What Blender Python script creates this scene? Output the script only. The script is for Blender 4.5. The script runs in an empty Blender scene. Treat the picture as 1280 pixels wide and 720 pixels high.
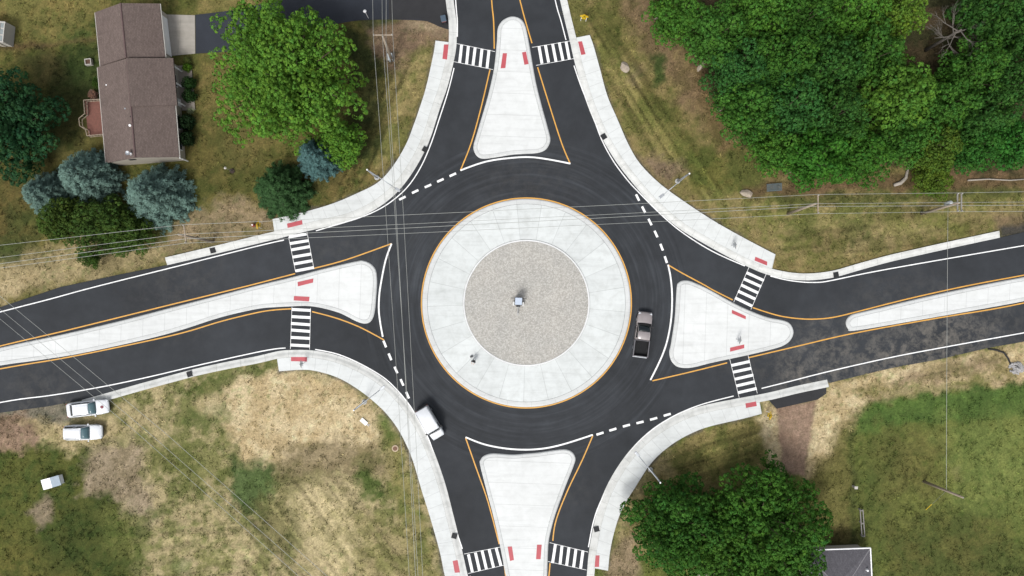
import bpy, bmesh, math, random
import numpy as np
from mathutils import Vector, Matrix, noise as mnoise
from mathutils.geometry import tessellate_polygon
random.seed(7); np.random.seed(7)
S = bpy.context.scene
C = S.collection
H = 99.556                      # camera height in metres; 10 photo pixels are one metre on the ground
EXPO = 1.45
R = math.radians

def P(px, py, h=0.0):
    k = (1 - h / H) / 10
    return ((px - 640) * k, (360 - py) * k)

# ------------------------------------------------------------------ materials
def lin(c):
    c = c / 255
    return c / 12.92 if c <= .04045 else ((c + .055) / 1.055) ** 2.4
def A(r, g, b, k=EXPO):
    return (lin(r) / k, lin(g) / k, lin(b) / k, 1)

MATS = {}
def mat_base(name):
    m = bpy.data.materials.new(name); m.use_nodes = True
    nt = m.node_tree; nt.nodes.clear()
    out = nt.nodes.new('ShaderNodeOutputMaterial')
    b = nt.nodes.new('ShaderNodeBsdfPrincipled')
    nt.links.new(b.outputs[0], out.inputs[0])
    return m, nt, b
def N(nt, kind, **kw):
    n = nt.nodes.new(kind)
    for k, v in kw.items():
        if k in n.inputs: n.inputs[k].default_value = v
        else: setattr(n, k, v)
    return n
def ramp(nt, fac, stops):
    r = nt.nodes.new('ShaderNodeValToRGB')
    e = r.color_ramp.elements
    e[0].position, e[0].color = stops[0]
    e[1].position, e[1].color = stops[-1]
    for p, c in stops[1:-1]:
        x = e.new(p); x.color = c
    nt.links.new(fac, r.inputs[0])
    return r.outputs[0]
def mixc(nt, fac, a, b, mode='MIX'):
    m = nt.nodes.new('ShaderNodeMix'); m.data_type = 'RGBA'; m.blend_type = mode
    for s, v in ((0, fac), (6, a), (7, b)):
        if hasattr(v, 'is_linked'): nt.links.new(v, m.inputs[s])
        else: m.inputs[s].default_value = v
    return m.outputs[2]
def math_(nt, op, a, b=None, c=None):
    m = nt.nodes.new('ShaderNodeMath'); m.operation = op
    for i, v in enumerate((a, b, c)):
        if v is None: continue
        if hasattr(v, 'is_linked'): nt.links.new(v, m.inputs[i])
        else: m.inputs[i].default_value = v
    return m.outputs[0]
def g(v): return (v, v, v, 1)
def noise_(nt, co, scale, detail=4, rough=.6, dist=0):
    n = N(nt, 'ShaderNodeTexNoise', Scale=scale, Detail=detail, Roughness=rough, Distortion=dist)
    nt.links.new(co, n.inputs['Vector']); return n.outputs['Fac']
def coord(nt, which='Object'):
    return nt.nodes.new('ShaderNodeTexCoord').outputs[which]
def worldpos(nt):
    return nt.nodes.new('ShaderNodeNewGeometry').outputs['Position']

def simple(name, col, rough=.6, metal=0, var=.12, scale=3.0, bump=0.0, spec=.5):
    if name in MATS: return MATS[name]
    m, nt, b = mat_base(name)
    co = coord(nt)
    f = noise_(nt, co, scale)
    c = mixc(nt, 1.0, col, ramp(nt, f, [(.25, g(1 - var)), (.75, g(1 + var))]), 'MULTIPLY')
    nt.links.new(c, b.inputs['Base Color'])
    b.inputs['Roughness'].default_value = rough
    b.inputs['Metallic'].default_value = metal
    b.inputs['Specular IOR Level'].default_value = spec
    if bump:
        bp = N(nt, 'ShaderNodeBump', Strength=bump, Distance=.02)
        nt.links.new(noise_(nt, co, scale * 6), bp.inputs['Height'])
        nt.links.new(bp.outputs[0], b.inputs['Normal'])
    MATS[name] = m
    return m

def concrete(name, col, joint='none', spacing=1.6, stain=.12, jcol=.62, streak=0.0, ang=0.0):
    """joint: 'uv' cross joints along a strip, 'obj' parallel joints, 'radial' round the centre"""
    m, nt, b = mat_base(name)
    wp = worldpos(nt)
    big = noise_(nt, wp, .12, 5, .6)
    mid = noise_(nt, wp, .9, 6, .65, .6)
    fine = noise_(nt, wp, 14, 3, .7)
    c = mixc(nt, 1.0, col, ramp(nt, big, [(.3, g(.93)), (.7, g(1.05))]), 'MULTIPLY')
    c = mixc(nt, 1.0, c, ramp(nt, mid, [(.25, (1 - stain, 1 - stain * 1.02, 1 - stain * 1.08, 1)), (.55, g(1.0)), (.8, g(1.03))]), 'MULTIPLY')
    c = mixc(nt, 1.0, c, ramp(nt, fine, [(.2, g(.93)), (.8, g(1.05))]), 'MULTIPLY')
    # broad scuffs and hairline drips
    mp = N(nt, 'ShaderNodeMapping'); mp.inputs['Rotation'].default_value = (0, 0, ang)
    mp.inputs['Scale'].default_value = (.18, 2.2, 1)
    nt.links.new(wp, mp.inputs[0])
    st = noise_(nt, mp.outputs[0], 1.0, 5, .6, .4)
    c = mixc(nt, 1.0, c, ramp(nt, st, [(.28, g(1 - .10 - streak)), (.5, g(1.0)), (.9, g(1.02))]), 'MULTIPLY')
    if joint != 'none':
        if joint == 'uv':
            uv = nt.nodes.new('ShaderNodeUVMap').outputs[0]
            sx = nt.nodes.new('ShaderNodeSeparateXYZ'); nt.links.new(uv, sx.inputs[0])
            t = math_(nt, 'DIVIDE', sx.outputs[0], spacing); width = .035 / spacing
            f = math_(nt, 'FRACT', t)
        elif joint == 'obj':
            mp2 = N(nt, 'ShaderNodeMapping'); mp2.inputs['Rotation'].default_value = (0, 0, ang)
            nt.links.new(wp, mp2.inputs[0])
            sx = nt.nodes.new('ShaderNodeSeparateXYZ'); nt.links.new(mp2.outputs[0], sx.inputs[0])
            f = math_(nt, 'FRACT', math_(nt, 'DIVIDE', sx.outputs[0], spacing)); width = .035 / spacing
        else:
            co = coord(nt); sx = nt.nodes.new('ShaderNodeSeparateXYZ'); nt.links.new(co, sx.inputs[0])
            a = math_(nt, 'ARCTAN2', sx.outputs[1], sx.outputs[0])
            f = math_(nt, 'FRACT', math_(nt, 'ADD', math_(nt, 'MULTIPLY', a, spacing / (2 * math.pi)), 100.37)); width = .04 / 10.5 * spacing / (2 * math.pi)
        line = math_(nt, 'LESS_THAN', f, width)
        if joint == 'radial':
            # each slab poured on its own: a hair lighter or darker than its neighbour
            idx = math_(nt, 'FLOOR', math_(nt, 'ADD', math_(nt, 'MULTIPLY', a, spacing / (2 * math.pi)), 100.37))
            wn = N(nt, 'ShaderNodeTexWhiteNoise', noise_dimensions='1D'); nt.links.new(idx, wn.inputs['W'])
            c = mixc(nt, 1.0, c, ramp(nt, wn.outputs[0], [(0, g(.94)), (1, g(1.04))]), 'MULTIPLY')
        c = mixc(nt, line, c, mixc(nt, 1.0, c, g(jcol), 'MULTIPLY'))
    nt.links.new(c, b.inputs['Base Color'])
    b.inputs['Roughness'].default_value = .85
    b.inputs['Specular IOR Level'].default_value = .25
    bp = N(nt, 'ShaderNodeBump', Strength=.15, Distance=.01)
    nt.links.new(fine, bp.inputs['Height']); nt.links.new(bp.outputs[0], b.inputs['Normal'])
    MATS[name] = m
    return m

def asphalt(name, col, dust=True, ring=True):
    m, nt, b = mat_base(name)
    wp = worldpos(nt)
    big = noise_(nt, wp, .07, 5, .6, .5)
    mid = noise_(nt, wp, .6, 5, .6)
    fine = noise_(nt, wp, 22, 2, .8)
    c = mixc(nt, 1.0, col, ramp(nt, big, [(.3, g(.74)), (.7, g(1.3))]), 'MULTIPLY')
    c = mixc(nt, 1.0, c, ramp(nt, mid, [(.3, g(.86)), (.75, g(1.2))]), 'MULTIPLY')
    c = mixc(nt, 1.0, c, ramp(nt, fine, [(.2, g(.72)), (.8, g(1.3))]), 'MULTIPLY')
    if ring:
        cx, cy = P(658, 378.7)
        sub = nt.nodes.new('ShaderNodeVectorMath'); sub.operation = 'SUBTRACT'; sub.inputs[1].default_value = (cx, cy, 0)
        nt.links.new(wp, sub.inputs[0])
        ln = nt.nodes.new('ShaderNodeVectorMath'); ln.operation = 'LENGTH'; nt.links.new(sub.outputs[0], ln.inputs[0])
        r = ln.outputs['Value']
        # rubbed wheel tracks round the circle: noise of radius with slow change along the angle
        sx = nt.nodes.new('ShaderNodeSeparateXYZ'); nt.links.new(sub.outputs[0], sx.inputs[0])
        a = math_(nt, 'ARCTAN2', sx.outputs[1], sx.outputs[0])
        cmb = nt.nodes.new('ShaderNodeCombineXYZ'); nt.links.new(math_(nt, 'MULTIPLY', r, 2.2), cmb.inputs[0]); nt.links.new(math_(nt, 'MULTIPLY', a, 1.6), cmb.inputs[1])
        tr = noise_(nt, cmb.outputs[0], 1.0, 4, .6)
        inr = math_(nt, 'LESS_THAN', r, 20.5)
        tc = ramp(nt, tr, [(.3, g(.78)), (.5, g(1.0)), (.72, g(1.6))])
        c = mixc(nt, inr, c, mixc(nt, 1.0, c, tc, 'MULTIPLY'))
    if dust:
        dcol = A(140, 134, 124)
        for (px, py, rad, k) in [(1130, 425, 11, .42), (1000, 455, 7, .45), (1185, 408, 6, .4), (1025, 415, 3.5, .45), (925, 440, 5, .2), (225, 360, 9, .2),
                                 (50, 505, 7, .35), (430, 320, 6, .18), (700, 600, 6, .14), (660, 235, 9, .16), (560, 330, 8, .10), (1120, 455, 5, .8), (1010, 475, 6, .7), (1070, 455, 6, .7), (1170, 430, 7, .7), (1230, 415, 7, .6)]:
            cx, cy = P(px, py); k *= .9
            d = nt.nodes.new('ShaderNodeVectorMath'); d.operation = 'DISTANCE'; d.inputs[1].default_value = (cx, cy, 0)
            nt.links.new(wp, d.inputs[0])
            mr = N(nt, 'ShaderNodeMapRange'); mr.inputs[1].default_value = rad; mr.inputs[2].default_value = rad * .2
            mr.inputs[3].default_value = 0; mr.inputs[4].default_value = k
            nt.links.new(d.outputs['Value'], mr.inputs[0])
            f = math_(nt, 'MULTIPLY', mr.outputs[0], ramp(nt, noise_(nt, wp, .7, 7, .75, .25), [(.44, g(0)), (.8, g(1))]))
            c = mixc(nt, f, c, dcol)
    nt.links.new(c, b.inputs['Base Color'])
    b.inputs['Roughness'].default_value = .8
    b.inputs['Specular IOR Level'].default_value = .3
    bp = N(nt, 'ShaderNodeBump', Strength=.3, Distance=.01)
    nt.links.new(fine, bp.inputs['Height']); nt.links.new(bp.outputs[0], b.inputs['Normal'])
    MATS[name] = m
    return m

def paint(name, col, wear=.25):
    m, nt, b = mat_base(name)
    wp = worldpos(nt)
    f = noise_(nt, wp, 5, 5, .7)
    c = mixc(nt, 1.0, col, ramp(nt, noise_(nt, wp, 1.1, 4), [(.3, g(.86)), (.7, g(1.04))]), 'MULTIPLY')
    c = mixc(nt, ramp(nt, f, [(.24, g(wear * 2)), (.42, g(0))]), c, A(95, 92, 88))
    nt.links.new(c, b.inputs['Base Color'])
    b.inputs['Roughness'].default_value = .6
    MATS[name] = m
    return m

def ground_mat():
    m, nt, b = mat_base('ground')
    at = N(nt, 'ShaderNodeAttribute', attribute_name='Col')
    wp = worldpos(nt)
    f1 = noise_(nt, wp, 1.7, 6, .8, .4)
    f2 = noise_(nt, wp, 5.0, 4, .8, .3)
    c = mixc(nt, 1.0, at.outputs[0], ramp(nt, f1, [(.3, (.77, .80, .73, 1)), (.5, g(1.0)), (.7, (1.22, 1.20, 1.16, 1))]), 'MULTIPLY')
    c = mixc(nt, 1.0, c, ramp(nt, f2, [(.3, g(.6)), (.5, g(1.0)), (.7, g(1.42))]), 'MULTIPLY')
    nt.links.new(c, b.inputs['Base Color'])
    b.inputs['Roughness'].default_value = .95
    b.inputs['Specular IOR Level'].default_value = .1
    bp = N(nt, 'ShaderNodeBump', Strength=.7, Distance=.12)
    nt.links.new(f2, bp.inputs['Height']); nt.links.new(bp.outputs[0], b.inputs['Normal'])
    return m

def leaf_mat(name, rough=.7, trans=.14):
    m, nt, b = mat_base(name)
    out = [n for n in nt.nodes if n.type == 'OUTPUT_MATERIAL'][0]
    at = N(nt, 'ShaderNodeAttribute', attribute_name='Col')
    oi = nt.nodes.new('ShaderNodeObjectInfo')
    c = mixc(nt, 1.0, oi.outputs['Color'], at.outputs[0], 'MULTIPLY')
    nt.links.new(c, b.inputs['Base Color'])
    b.inputs['Roughness'].default_value = rough
    b.inputs['Specular IOR Level'].default_value = .12
    tr = nt.nodes.new('ShaderNodeBsdfTranslucent')
    nt.links.new(mixc(nt, 1.0, c, (1.15, 1.1, .5, 1), 'MULTIPLY'), tr.inputs[0])
    ms = nt.nodes.new('ShaderNodeMixShader'); ms.inputs[0].default_value = trans
    nt.links.new(b.outputs[0], ms.inputs[1]); nt.links.new(tr.outputs[0], ms.inputs[2])
    nt.links.new(ms.outputs[0], out.inputs[0])
    return m

def vcol_mat(name, rough=.9):
    m, nt, b = mat_base(name)
    at = N(nt, 'ShaderNodeAttribute', attribute_name='Col')
    nt.links.new(at.outputs[0], b.inputs['Base Color'])
    b.inputs['Roughness'].default_value = rough; b.inputs['Specular IOR Level'].default_value = .15
    return m

M_ASPH = asphalt('asphalt', A(50, 53, 57))
M_DRIVE = asphalt('driveway_asphalt', A(48, 52, 60), dust=False, ring=False)
M_APRONASPH = asphalt('driveway_apron_asphalt', A(48, 48, 50), dust=False, ring=False)
CONC = A(229, 232, 230)
M_WALK = concrete('pavement_concrete', CONC, 'uv', 1.55, .12, .68)
M_KERB = concrete('kerb_concrete', A(225, 226, 222), 'uv', 3.1, .24, .62)
M_ISLA = concrete('island_concrete', A(233, 235, 233), 'obj', 2.7, .10, .68, ang=R(92))
M_ISLB = concrete('island_concrete_turned', A(233, 235, 233), 'obj', 2.7, .10, .68, ang=R(2))
M_IKERB = concrete('island_kerb_concrete', A(220, 222, 220), 'uv', 3.1, .12, .75)
M_APRON = concrete('apron_concrete', A(226, 230, 228), 'radial', 25, .16, .62)
M_RIM = concrete('rim_concrete', A(240, 241, 240))
M_DRIVECONC = concrete('driveway_concrete', A(176, 170, 160), 'obj', 2.6, .2, .7, ang=R(5))
M_WHITE = paint('road_white', (.74, .74, .73, 1), .3)
M_YEL = paint('road_yellow', A(232, 172, 74), .3)
M_TACT = paint('tactile_red', A(196, 84, 92), .15)
M_STEEL = simple('galvanised_steel', A(190, 194, 198), .45, .6)
M_WOODP = simple('weathered_pole_wood', A(165, 150, 132), .9, 0, .25, 6)
M_GWOOD = simple('grey_weathered_wood', A(150, 146, 140), .9, 0, .25, 6)
M_WIRE = simple('aluminium_wire', A(178, 180, 174), .5, .2, .05)
M_DARK = simple('dark_rubber', A(30, 30, 32), .8)
M_GRATE = simple('cast_iron', A(46, 48, 50), .7, .3)
M_WPAINT = simple('white_paint', (.78, .78, .78, 1), .5, 0, .06)
M_GLASS = simple('tinted_glass', A(40, 58, 60), .08, 0, .05, spec=.8)
M_STONE = simple('boulder_stone', A(176, 163, 146), .9, 0, .3, 2.5, .6)
M_BARK = simple('bark', A(92, 78, 62), .95, 0, .3, 4, .6)
M_DEADBARK = simple('dead_bark', A(112, 106, 98), .95, 0, .25, 4)
M_LEAF = leaf_mat('broad_leaves')
M_NEEDLE = leaf_mat('needles', .6, .1)
M_TUFT = vcol_mat('grass_blades')

# ------------------------------------------------------------------ objects
def link(name, me, parent=None, m=None):
    o = bpy.data.objects.new(name, me); C.objects.link(o)
    if parent is not None: o.parent = parent
    if m is not None and me is not None: me.materials.append(m)
    return o
def tag(o, label=None, cat=None, group=None, kind=None):
    if label: o['label'] = label
    if cat: o['category'] = cat
    if group: o['group'] = group
    if kind: o['kind'] = kind
    return o
def thing(name, label, cat, loc=(0, 0, 0), rz=0, group=None):
    o = bpy.data.objects.new(name, None); C.objects.link(o)
    o.empty_display_size = .3
    o.location = loc; o.rotation_euler = (0, 0, rz)
    return tag(o, label, cat, group)
def copy_tree(o, parent=None):
    c = o.copy(); C.objects.link(c); c.parent = parent
    for ch in list(o.children): copy_tree(ch, c)
    return c
def finish(name, bm, m, parent=None, smooth=False, bevel=0):
    bmesh.ops.recalc_face_normals(bm, faces=bm.faces)
    me = bpy.data.meshes.new(name); bm.to_mesh(me); bm.free()
    if smooth:
        for p in me.polygons: p.use_smooth = True
    o = link(name, me, parent, m)
    if bevel:
        b = o.modifiers.new('bevel', 'BEVEL'); b.width = bevel; b.segments = 2; b.limit_method = 'ANGLE'
    return o
def bx(bm, cx, cy, cz, sx, sy, sz, rz=0, mat=None):
    v = []
    for z in (-.5, .5):
        for x, y in ((-.5, -.5), (.5, -.5), (.5, .5), (-.5, .5)):
            p = Vector((x * sx, y * sy, z * sz))
            p.rotate(Matrix.Rotation(rz, 3, 'Z'))
            if mat: p = mat @ p
            v.append(bm.verts.new((p.x + cx, p.y + cy, p.z + cz)))
    for f in ((3, 2, 1, 0), (4, 5, 6, 7), (0, 1, 5, 4), (1, 2, 6, 5), (2, 3, 7, 6), (3, 0, 4, 7)):
        bm.faces.new([v[i] for i in f])
def tube(bm, pts, rad, seg=8, cap=True):
    pts = [Vector(p) for p in pts]
    n = len(pts)
    if not hasattr(rad, '__len__'): rad = [rad] * n
    rings = []
    for i, p in enumerate(pts):
        d = (pts[min(i + 1, n - 1)] - pts[max(i - 1, 0)]).normalized()
        a = Vector((0, 0, 1)) if abs(d.z) < .9 else Vector((1, 0, 0))
        u = d.cross(a).normalized(); w = d.cross(u)
        rings.append([bm.verts.new(p + (u * math.cos(2 * math.pi * k / seg) + w * math.sin(2 * math.pi * k / seg)) * rad[i]) for k in range(seg)])
    for a, b in zip(rings, rings[1:]):
        for k in range(seg): bm.faces.new((a[k], a[(k + 1) % seg], b[(k + 1) % seg], b[k]))
    if cap:
        bm.faces.new(rings[0][::-1]); bm.faces.new(rings[-1])
def lathe(bm, prof, seg=16, cx=0, cy=0, cz=0, closed=True):
    rings = [[bm.verts.new((cx + r * math.cos(2 * math.pi * k / seg), cy + r * math.sin(2 * math.pi * k / seg), cz + z)) for k in range(seg)] for r, z in prof]
    for a, b in zip(rings, rings[1:]):
        for k in range(seg): bm.faces.new((a[k], a[(k + 1) % seg], b[(k + 1) % seg], b[k]))
    if closed:
        bm.faces.new(rings[0][::-1]); bm.faces.new(rings[-1])
def B(): return bmesh.new()

def cr(pts, n=8, closed=False):
    """Catmull-Rom through photo points"""
    p = [Vector((a, b)) for a, b in pts]
    out = []
    L = len(p)
    rng = range(L) if closed else range(L - 1)
    for i in rng:
        if closed: p0, p1, p2, p3 = p[i - 1], p[i], p[(i + 1) % L], p[(i + 2) % L]
        else: p0, p1, p2, p3 = p[max(i - 1, 0)], p[i], p[i + 1], p[min(i + 2, L - 1)]
        for k in range(n):
            t = k / n
            out.append(.5 * ((2 * p1) + (p2 - p0) * t + (2 * p0 - 5 * p1 + 4 * p2 - p3) * t * t + (3 * p1 - p0 - 3 * p2 + p3) * t ** 3))
    if not closed: out.append(p[-1])
    return out
def W(pts, h=0): return [Vector(P(a, b, h)) for a, b in pts]
def smoothw(pts, n=8, closed=False): return W([(v.x, v.y) for v in cr(pts, n, closed)])
def relax(poly, it=3):
    p = [v.copy() for v in poly]
    for _ in range(it):
        p = [p[0]] + [(p[i - 1] + p[i] * 2 + p[i + 1]) / 4 for i in range(1, len(p) - 1)] + [p[-1]]
    return p
def normals(poly, closed=False):
    n = len(poly); out = []
    for i in range(n):
        if closed: d = poly[(i + 1) % n] - poly[i - 1]
        else: d = poly[min(i + 1, n - 1)] - poly[max(i - 1, 0)]
        d.normalize(); out.append(Vector((-d.y, d.x)))
    return out
def arclen(poly):
    s = [0]
    for a, b in zip(poly, poly[1:]): s.append(s[-1] + (b - a).length)
    return s
def strip_mesh(name, rows, us, vs, m, parent=None, closed=False):
    """rows: list of rows, each row a list of 3-D points across the strip"""
    nv = len(rows[0]); verts = [tuple(p) for r in rows for p in r]
    faces = []; uvs = []
    n = len(rows); rng = n if closed else n - 1
    for i in range(rng):
        j = (i + 1) % n
        for k in range(nv - 1):
            faces.append((i * nv + k, j * nv + k, j * nv + k + 1, i * nv + k + 1))
            uj = us[j] if j else us[-1] + (us[-1] - us[-2])
            uvs += [(us[i], vs[k]), (uj, vs[k]), (uj, vs[k + 1]), (us[i], vs[k + 1])]
    me = bpy.data.meshes.new(name); me.from_pydata(verts, [], faces)
    uv = me.uv_layers.new(name='UVMap')
    uv.data.foreach_set('uv', [c for t in uvs for c in t])
    # face up
    if me.polygons and sum(p.normal.z for p in me.polygons) < 0:
        me.flip_normals()
    return link(name, me, parent, m)
def ribbon(name, poly, width, z, m, parent=None, closed=False):
    ns = normals(poly, closed)
    rows = [[(p.x - n.x * width / 2, p.y - n.y * width / 2, z), (p.x + n.x * width / 2, p.y + n.y * width / 2, z)] for p, n in zip(poly, ns)]
    return strip_mesh(name, rows, arclen(poly), [0, 1], m, parent, closed)
def sheet(name, poly, z, m, parent=None):
    """flat polygon"""
    v = [Vector((p.x, p.y, 0)) for p in poly]
    tr = tessellate_polygon([v])
    me = bpy.data.meshes.new(name)
    me.from_pydata([(p.x, p.y, z) for p in v], [], [tuple(t) for t in tr])
    me.update()
    bm = bmesh.new(); bm.from_mesh(me); bmesh.ops.recalc_face_normals(bm, faces=bm.faces)
    if sum(f.normal.z for f in bm.faces) < 0: bmesh.ops.reverse_faces(bm, faces=bm.faces)
    for f in bm.faces:
        if f.normal.z < 0: f.normal_flip()
    bm.to_mesh(me); bm.free()
    return link(name, me, parent, m)
def slab(name, poly, z0, z1, m, parent=None):
    """polygon with thickness"""
    v = [Vector((p.x, p.y, 0)) for p in poly]
    tr = tessellate_polygon([v]); n = len(v)
    verts = [(p.x, p.y, z1) for p in v] + [(p.x, p.y, z0) for p in v]
    faces = [tuple(t) for t in tr] + [(i, (i + 1) % n, (i + 1) % n + n, i + n) for i in range(n)]
    me = bpy.data.meshes.new(name); me.from_pydata(verts, [], faces)
    bm = bmesh.new(); bm.from_mesh(me); bmesh.ops.recalc_face_normals(bm, faces=bm.faces)
    top = [f for f in bm.faces if all(abs(q.co.z - z1) < 1e-6 for q in f.verts)]
    if sum(f.normal.z for f in top) < 0: bmesh.ops.reverse_faces(bm, faces=bm.faces)
    bm.to_mesh(me); bm.free()
    return link(name, me, parent, m)
# ------------------------------------------------------------------ the roundabout: curves read in photo pixels
NW = [(556, -300), (560, -80), (567, 0), (570.5, 25), (571, 45), (570, 62), (566, 82), (559, 110), (550, 135), (541, 164), (532, 187), (515, 217), (495, 242), (470, 261.5), (440, 275.5), (412, 282.5), (382, 289.5), (345, 299), (320, 305), (271, 317), (209, 331.5)]
NW_END = [(150, 343), (75, 359), (0, 384), (-150, 425), (-400, 495)]
NE = [(665, -300), (685, -80), (700, 0), (712, 50), (717.5, 75), (725.5, 104), (736, 136), (752, 172), (770, 202), (790, 228), (815, 256.5), (847, 284.5), (880, 304.5), (910, 321), (936, 334), (958, 343), (985, 349), (1012, 350.5), (1042, 347), (1072, 338.5), (1110, 328), (1147, 319.5), (1185, 311), (1222, 303), (1250, 297)]
NE_END = [(1280, 290), (1450, 262), (1700, 225)]
SE = [(1034, 474.5), (997, 482), (960, 491), (922, 498), (880, 506.5), (855, 514.5), (833, 525.5), (811, 540), (793, 556.5), (775, 579), (758, 608), (746, 640), (739, 672), (735.5, 695), (733.5, 720), (728, 790), (722, 1000)]
SE_END = [(1280, 427), (1450, 395), (1700, 350)]
SW = [(615, 1000), (600, 790), (584.5, 719), (579, 694), (574.5, 675), (567, 645), (557, 606), (545, 571), (532, 540), (515, 511), (497, 489.5), (475, 470), (446, 453.5), (420, 443.5), (392, 438), (362, 437.5), (345, 439.5), (320, 445.5), (290, 451), (250, 459.5), (225, 466), (175, 479.5), (140, 489.5), (102, 500)]
SW_END = [(60, 508), (0, 516), (-150, 548), (-400, 610)]
nw, ne, se, sw = (relax(smoothw(c, 6)) for c in (NW, NE, SE, SW))

road_poly = (W(NW_END[::-1]) + nw[::-1][1:] + ne + W(NE_END) + W(SE_END[::-1]) + W([(1235, 435), (1175, 449), (1115, 460), (1085, 467), (1036, 479)]) + se + sw + W(SW_END))
road = sheet('road', road_poly, 0.0, M_ASPH); tag(road, kind='structure')

def kerb_profile(w):
    return [(0, 0.002), (.3, .02), (.42, .06), (.54, .105), (.66, .13), (w, .135), (w, -.12)]
def outer_kerb(poly, side, w, name='kerb'):
    ns = normals(poly)
    prof = kerb_profile(w)
    # short taper to the ground at both cut ends is left square, as cast
    rows = [[(p.x + n.x * side * d, p.y + n.y * side * d, z) for d, z in prof] for p, n in zip(poly, ns)]
    o = strip_mesh(name, rows, arclen(poly), [d for d, z in prof], M_KERB)
    # make sure it faces up
    tag(o, kind='structure')
    return o
def side_of(poly, away=Vector((1.8, -1.87))):
    ns = normals(poly); i = len(poly) // 2
    return 1 if (poly[i] - away).dot(ns[i]) > 0 else -1
kerbs = {}
for key, c, w in (('nw', nw, .98), ('ne', ne, .86), ('se', se, .92), ('sw', sw, .9)):
    kerbs[key] = (outer_kerb(c, side_of(c), w), side_of(c), w)

def walk(name, outer_px, c, side, w, tact):
    out = relax(smoothw(outer_px, 8), 2)
    ns = normals(c)
    inner = [p + n * side * (w + .012) for p, n in zip(c, ns)]
    def near(q): return min(range(len(inner)), key=lambda i: (inner[i] - q).length)
    a, b = near(out[0]), near(out[-1])
    inn = inner[min(a, b):max(a, b) + 1]
    if a > b: inn = inn[::-1]
    # resample both to the same count
    def res(poly, n):
        s = arclen(poly); t = s[-1]; r = []
        k = 0
        for i in range(n):
            q = t * i / (n - 1)
            while k < len(s) - 2 and s[k + 1] < q: k += 1
            f = (q - s[k]) / max(s[k + 1] - s[k], 1e-6)
            r.append(poly[k].lerp(poly[k + 1], min(f, 1)))
        return r
    n = 90
    o1, i1 = res(out, n), res(inn, n)
    rows = [[(p.x, p.y, .131), (p.x + (q.x - p.x) * .5, p.y + (q.y - p.y) * .5, .133), (q.x, q.y, .131), (q.x, q.y, -.12)] for p, q in zip(i1, o1)]
    mid = [(p + q) / 2 for p, q in zip(i1, o1)]
    o = strip_mesh(name, rows, arclen(mid), [0, 1, 2, 2.1], M_WALK)
    # end faces
    me = o.data
    bm = bmesh.new(); bm.from_mesh(me); bm.verts.ensure_lookup_table()
    for base in (0, (n - 1) * 4):
        bm.verts.ensure_lookup_table()
        v = [bm.verts[base + k] for k in range(3)]; last = bm.verts[base + 3]
        d = [bm.verts.new((x.co.x, x.co.y, -.12)) for x in v[:2]] + [last]
        bm.faces.new((v[0], v[1], d[1], d[0])); bm.faces.new((v[1], v[2], d[2], d[1]))
    bm.to_mesh(me); bm.free()
    tag(o, kind='structure')
    for q in tact:
        slab('tactile_panel', W(q, .135), .125, .1385, M_TACT, o)
    return o, o1, i1
def q4(ox, oy, s, pts): return [(ox + x / s, oy + y / s) for x, y in pts]
walks = []
walks.append(walk('pavement', [(544.5, 51), (543, 62), (540, 77), (532, 112), (523, 140), (517, 157), (508, 180), (492, 207), (473, 228), (446, 242), (415, 255), (377, 266), (341, 274)], nw, kerbs['nw'][1], .98,
    [q4(320, 0, 4, [(940, 222), (963, 222), (955, 298), (932, 294)]), q4(320, 180, 4, [(155, 398), (230, 380), (233, 402), (158, 420)])]))
walks.append(walk('pavement', [(737, 44), (742, 58), (750, 87), (759, 120), (772, 150), (785, 180), (800, 205), (825, 230), (855, 252), (890, 275), (925, 295), (960, 313.5), (969, 318)], ne, kerbs['ne'][1], .86,
    [q4(640, 0, 4, [(330, 208), (350, 206), (368, 271), (346, 275)]), q4(890, 300, 7.2, [(390, 150), (497, 195), (495, 230), (383, 185)])]))
walks.append(walk('pavement', [(952, 517), (927, 523.5), (890, 532), (867, 540), (840, 555), (815, 577), (795, 607), (777, 637), (767, 667), (762, 692), (760, 713)], se, kerbs['se'][1], .92,
    [q4(640, 360, 4, [(1167, 577), (1220, 567), (1224, 590), (1170, 600)]), q4(640, 540, 4, [(418, 617), (438, 617), (435, 675), (413, 675)])]))
walks.append(walk('pavement', [(349, 464), (382, 462), (405, 466), (427, 474), (450, 488), (470, 504), (485, 519), (500, 540), (515, 572), (527, 612), (538, 647), (550, 690), (556, 719), (566, 755), (570, 770)], sw, kerbs['sw'][1], .9,
    [q4(320, 360, 4, [(175, 345), (255, 345), (255, 368), (175, 366)]), q4(320, 540, 4, [(983, 645), (1008, 640), (1020, 702), (994, 704)])]))

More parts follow.
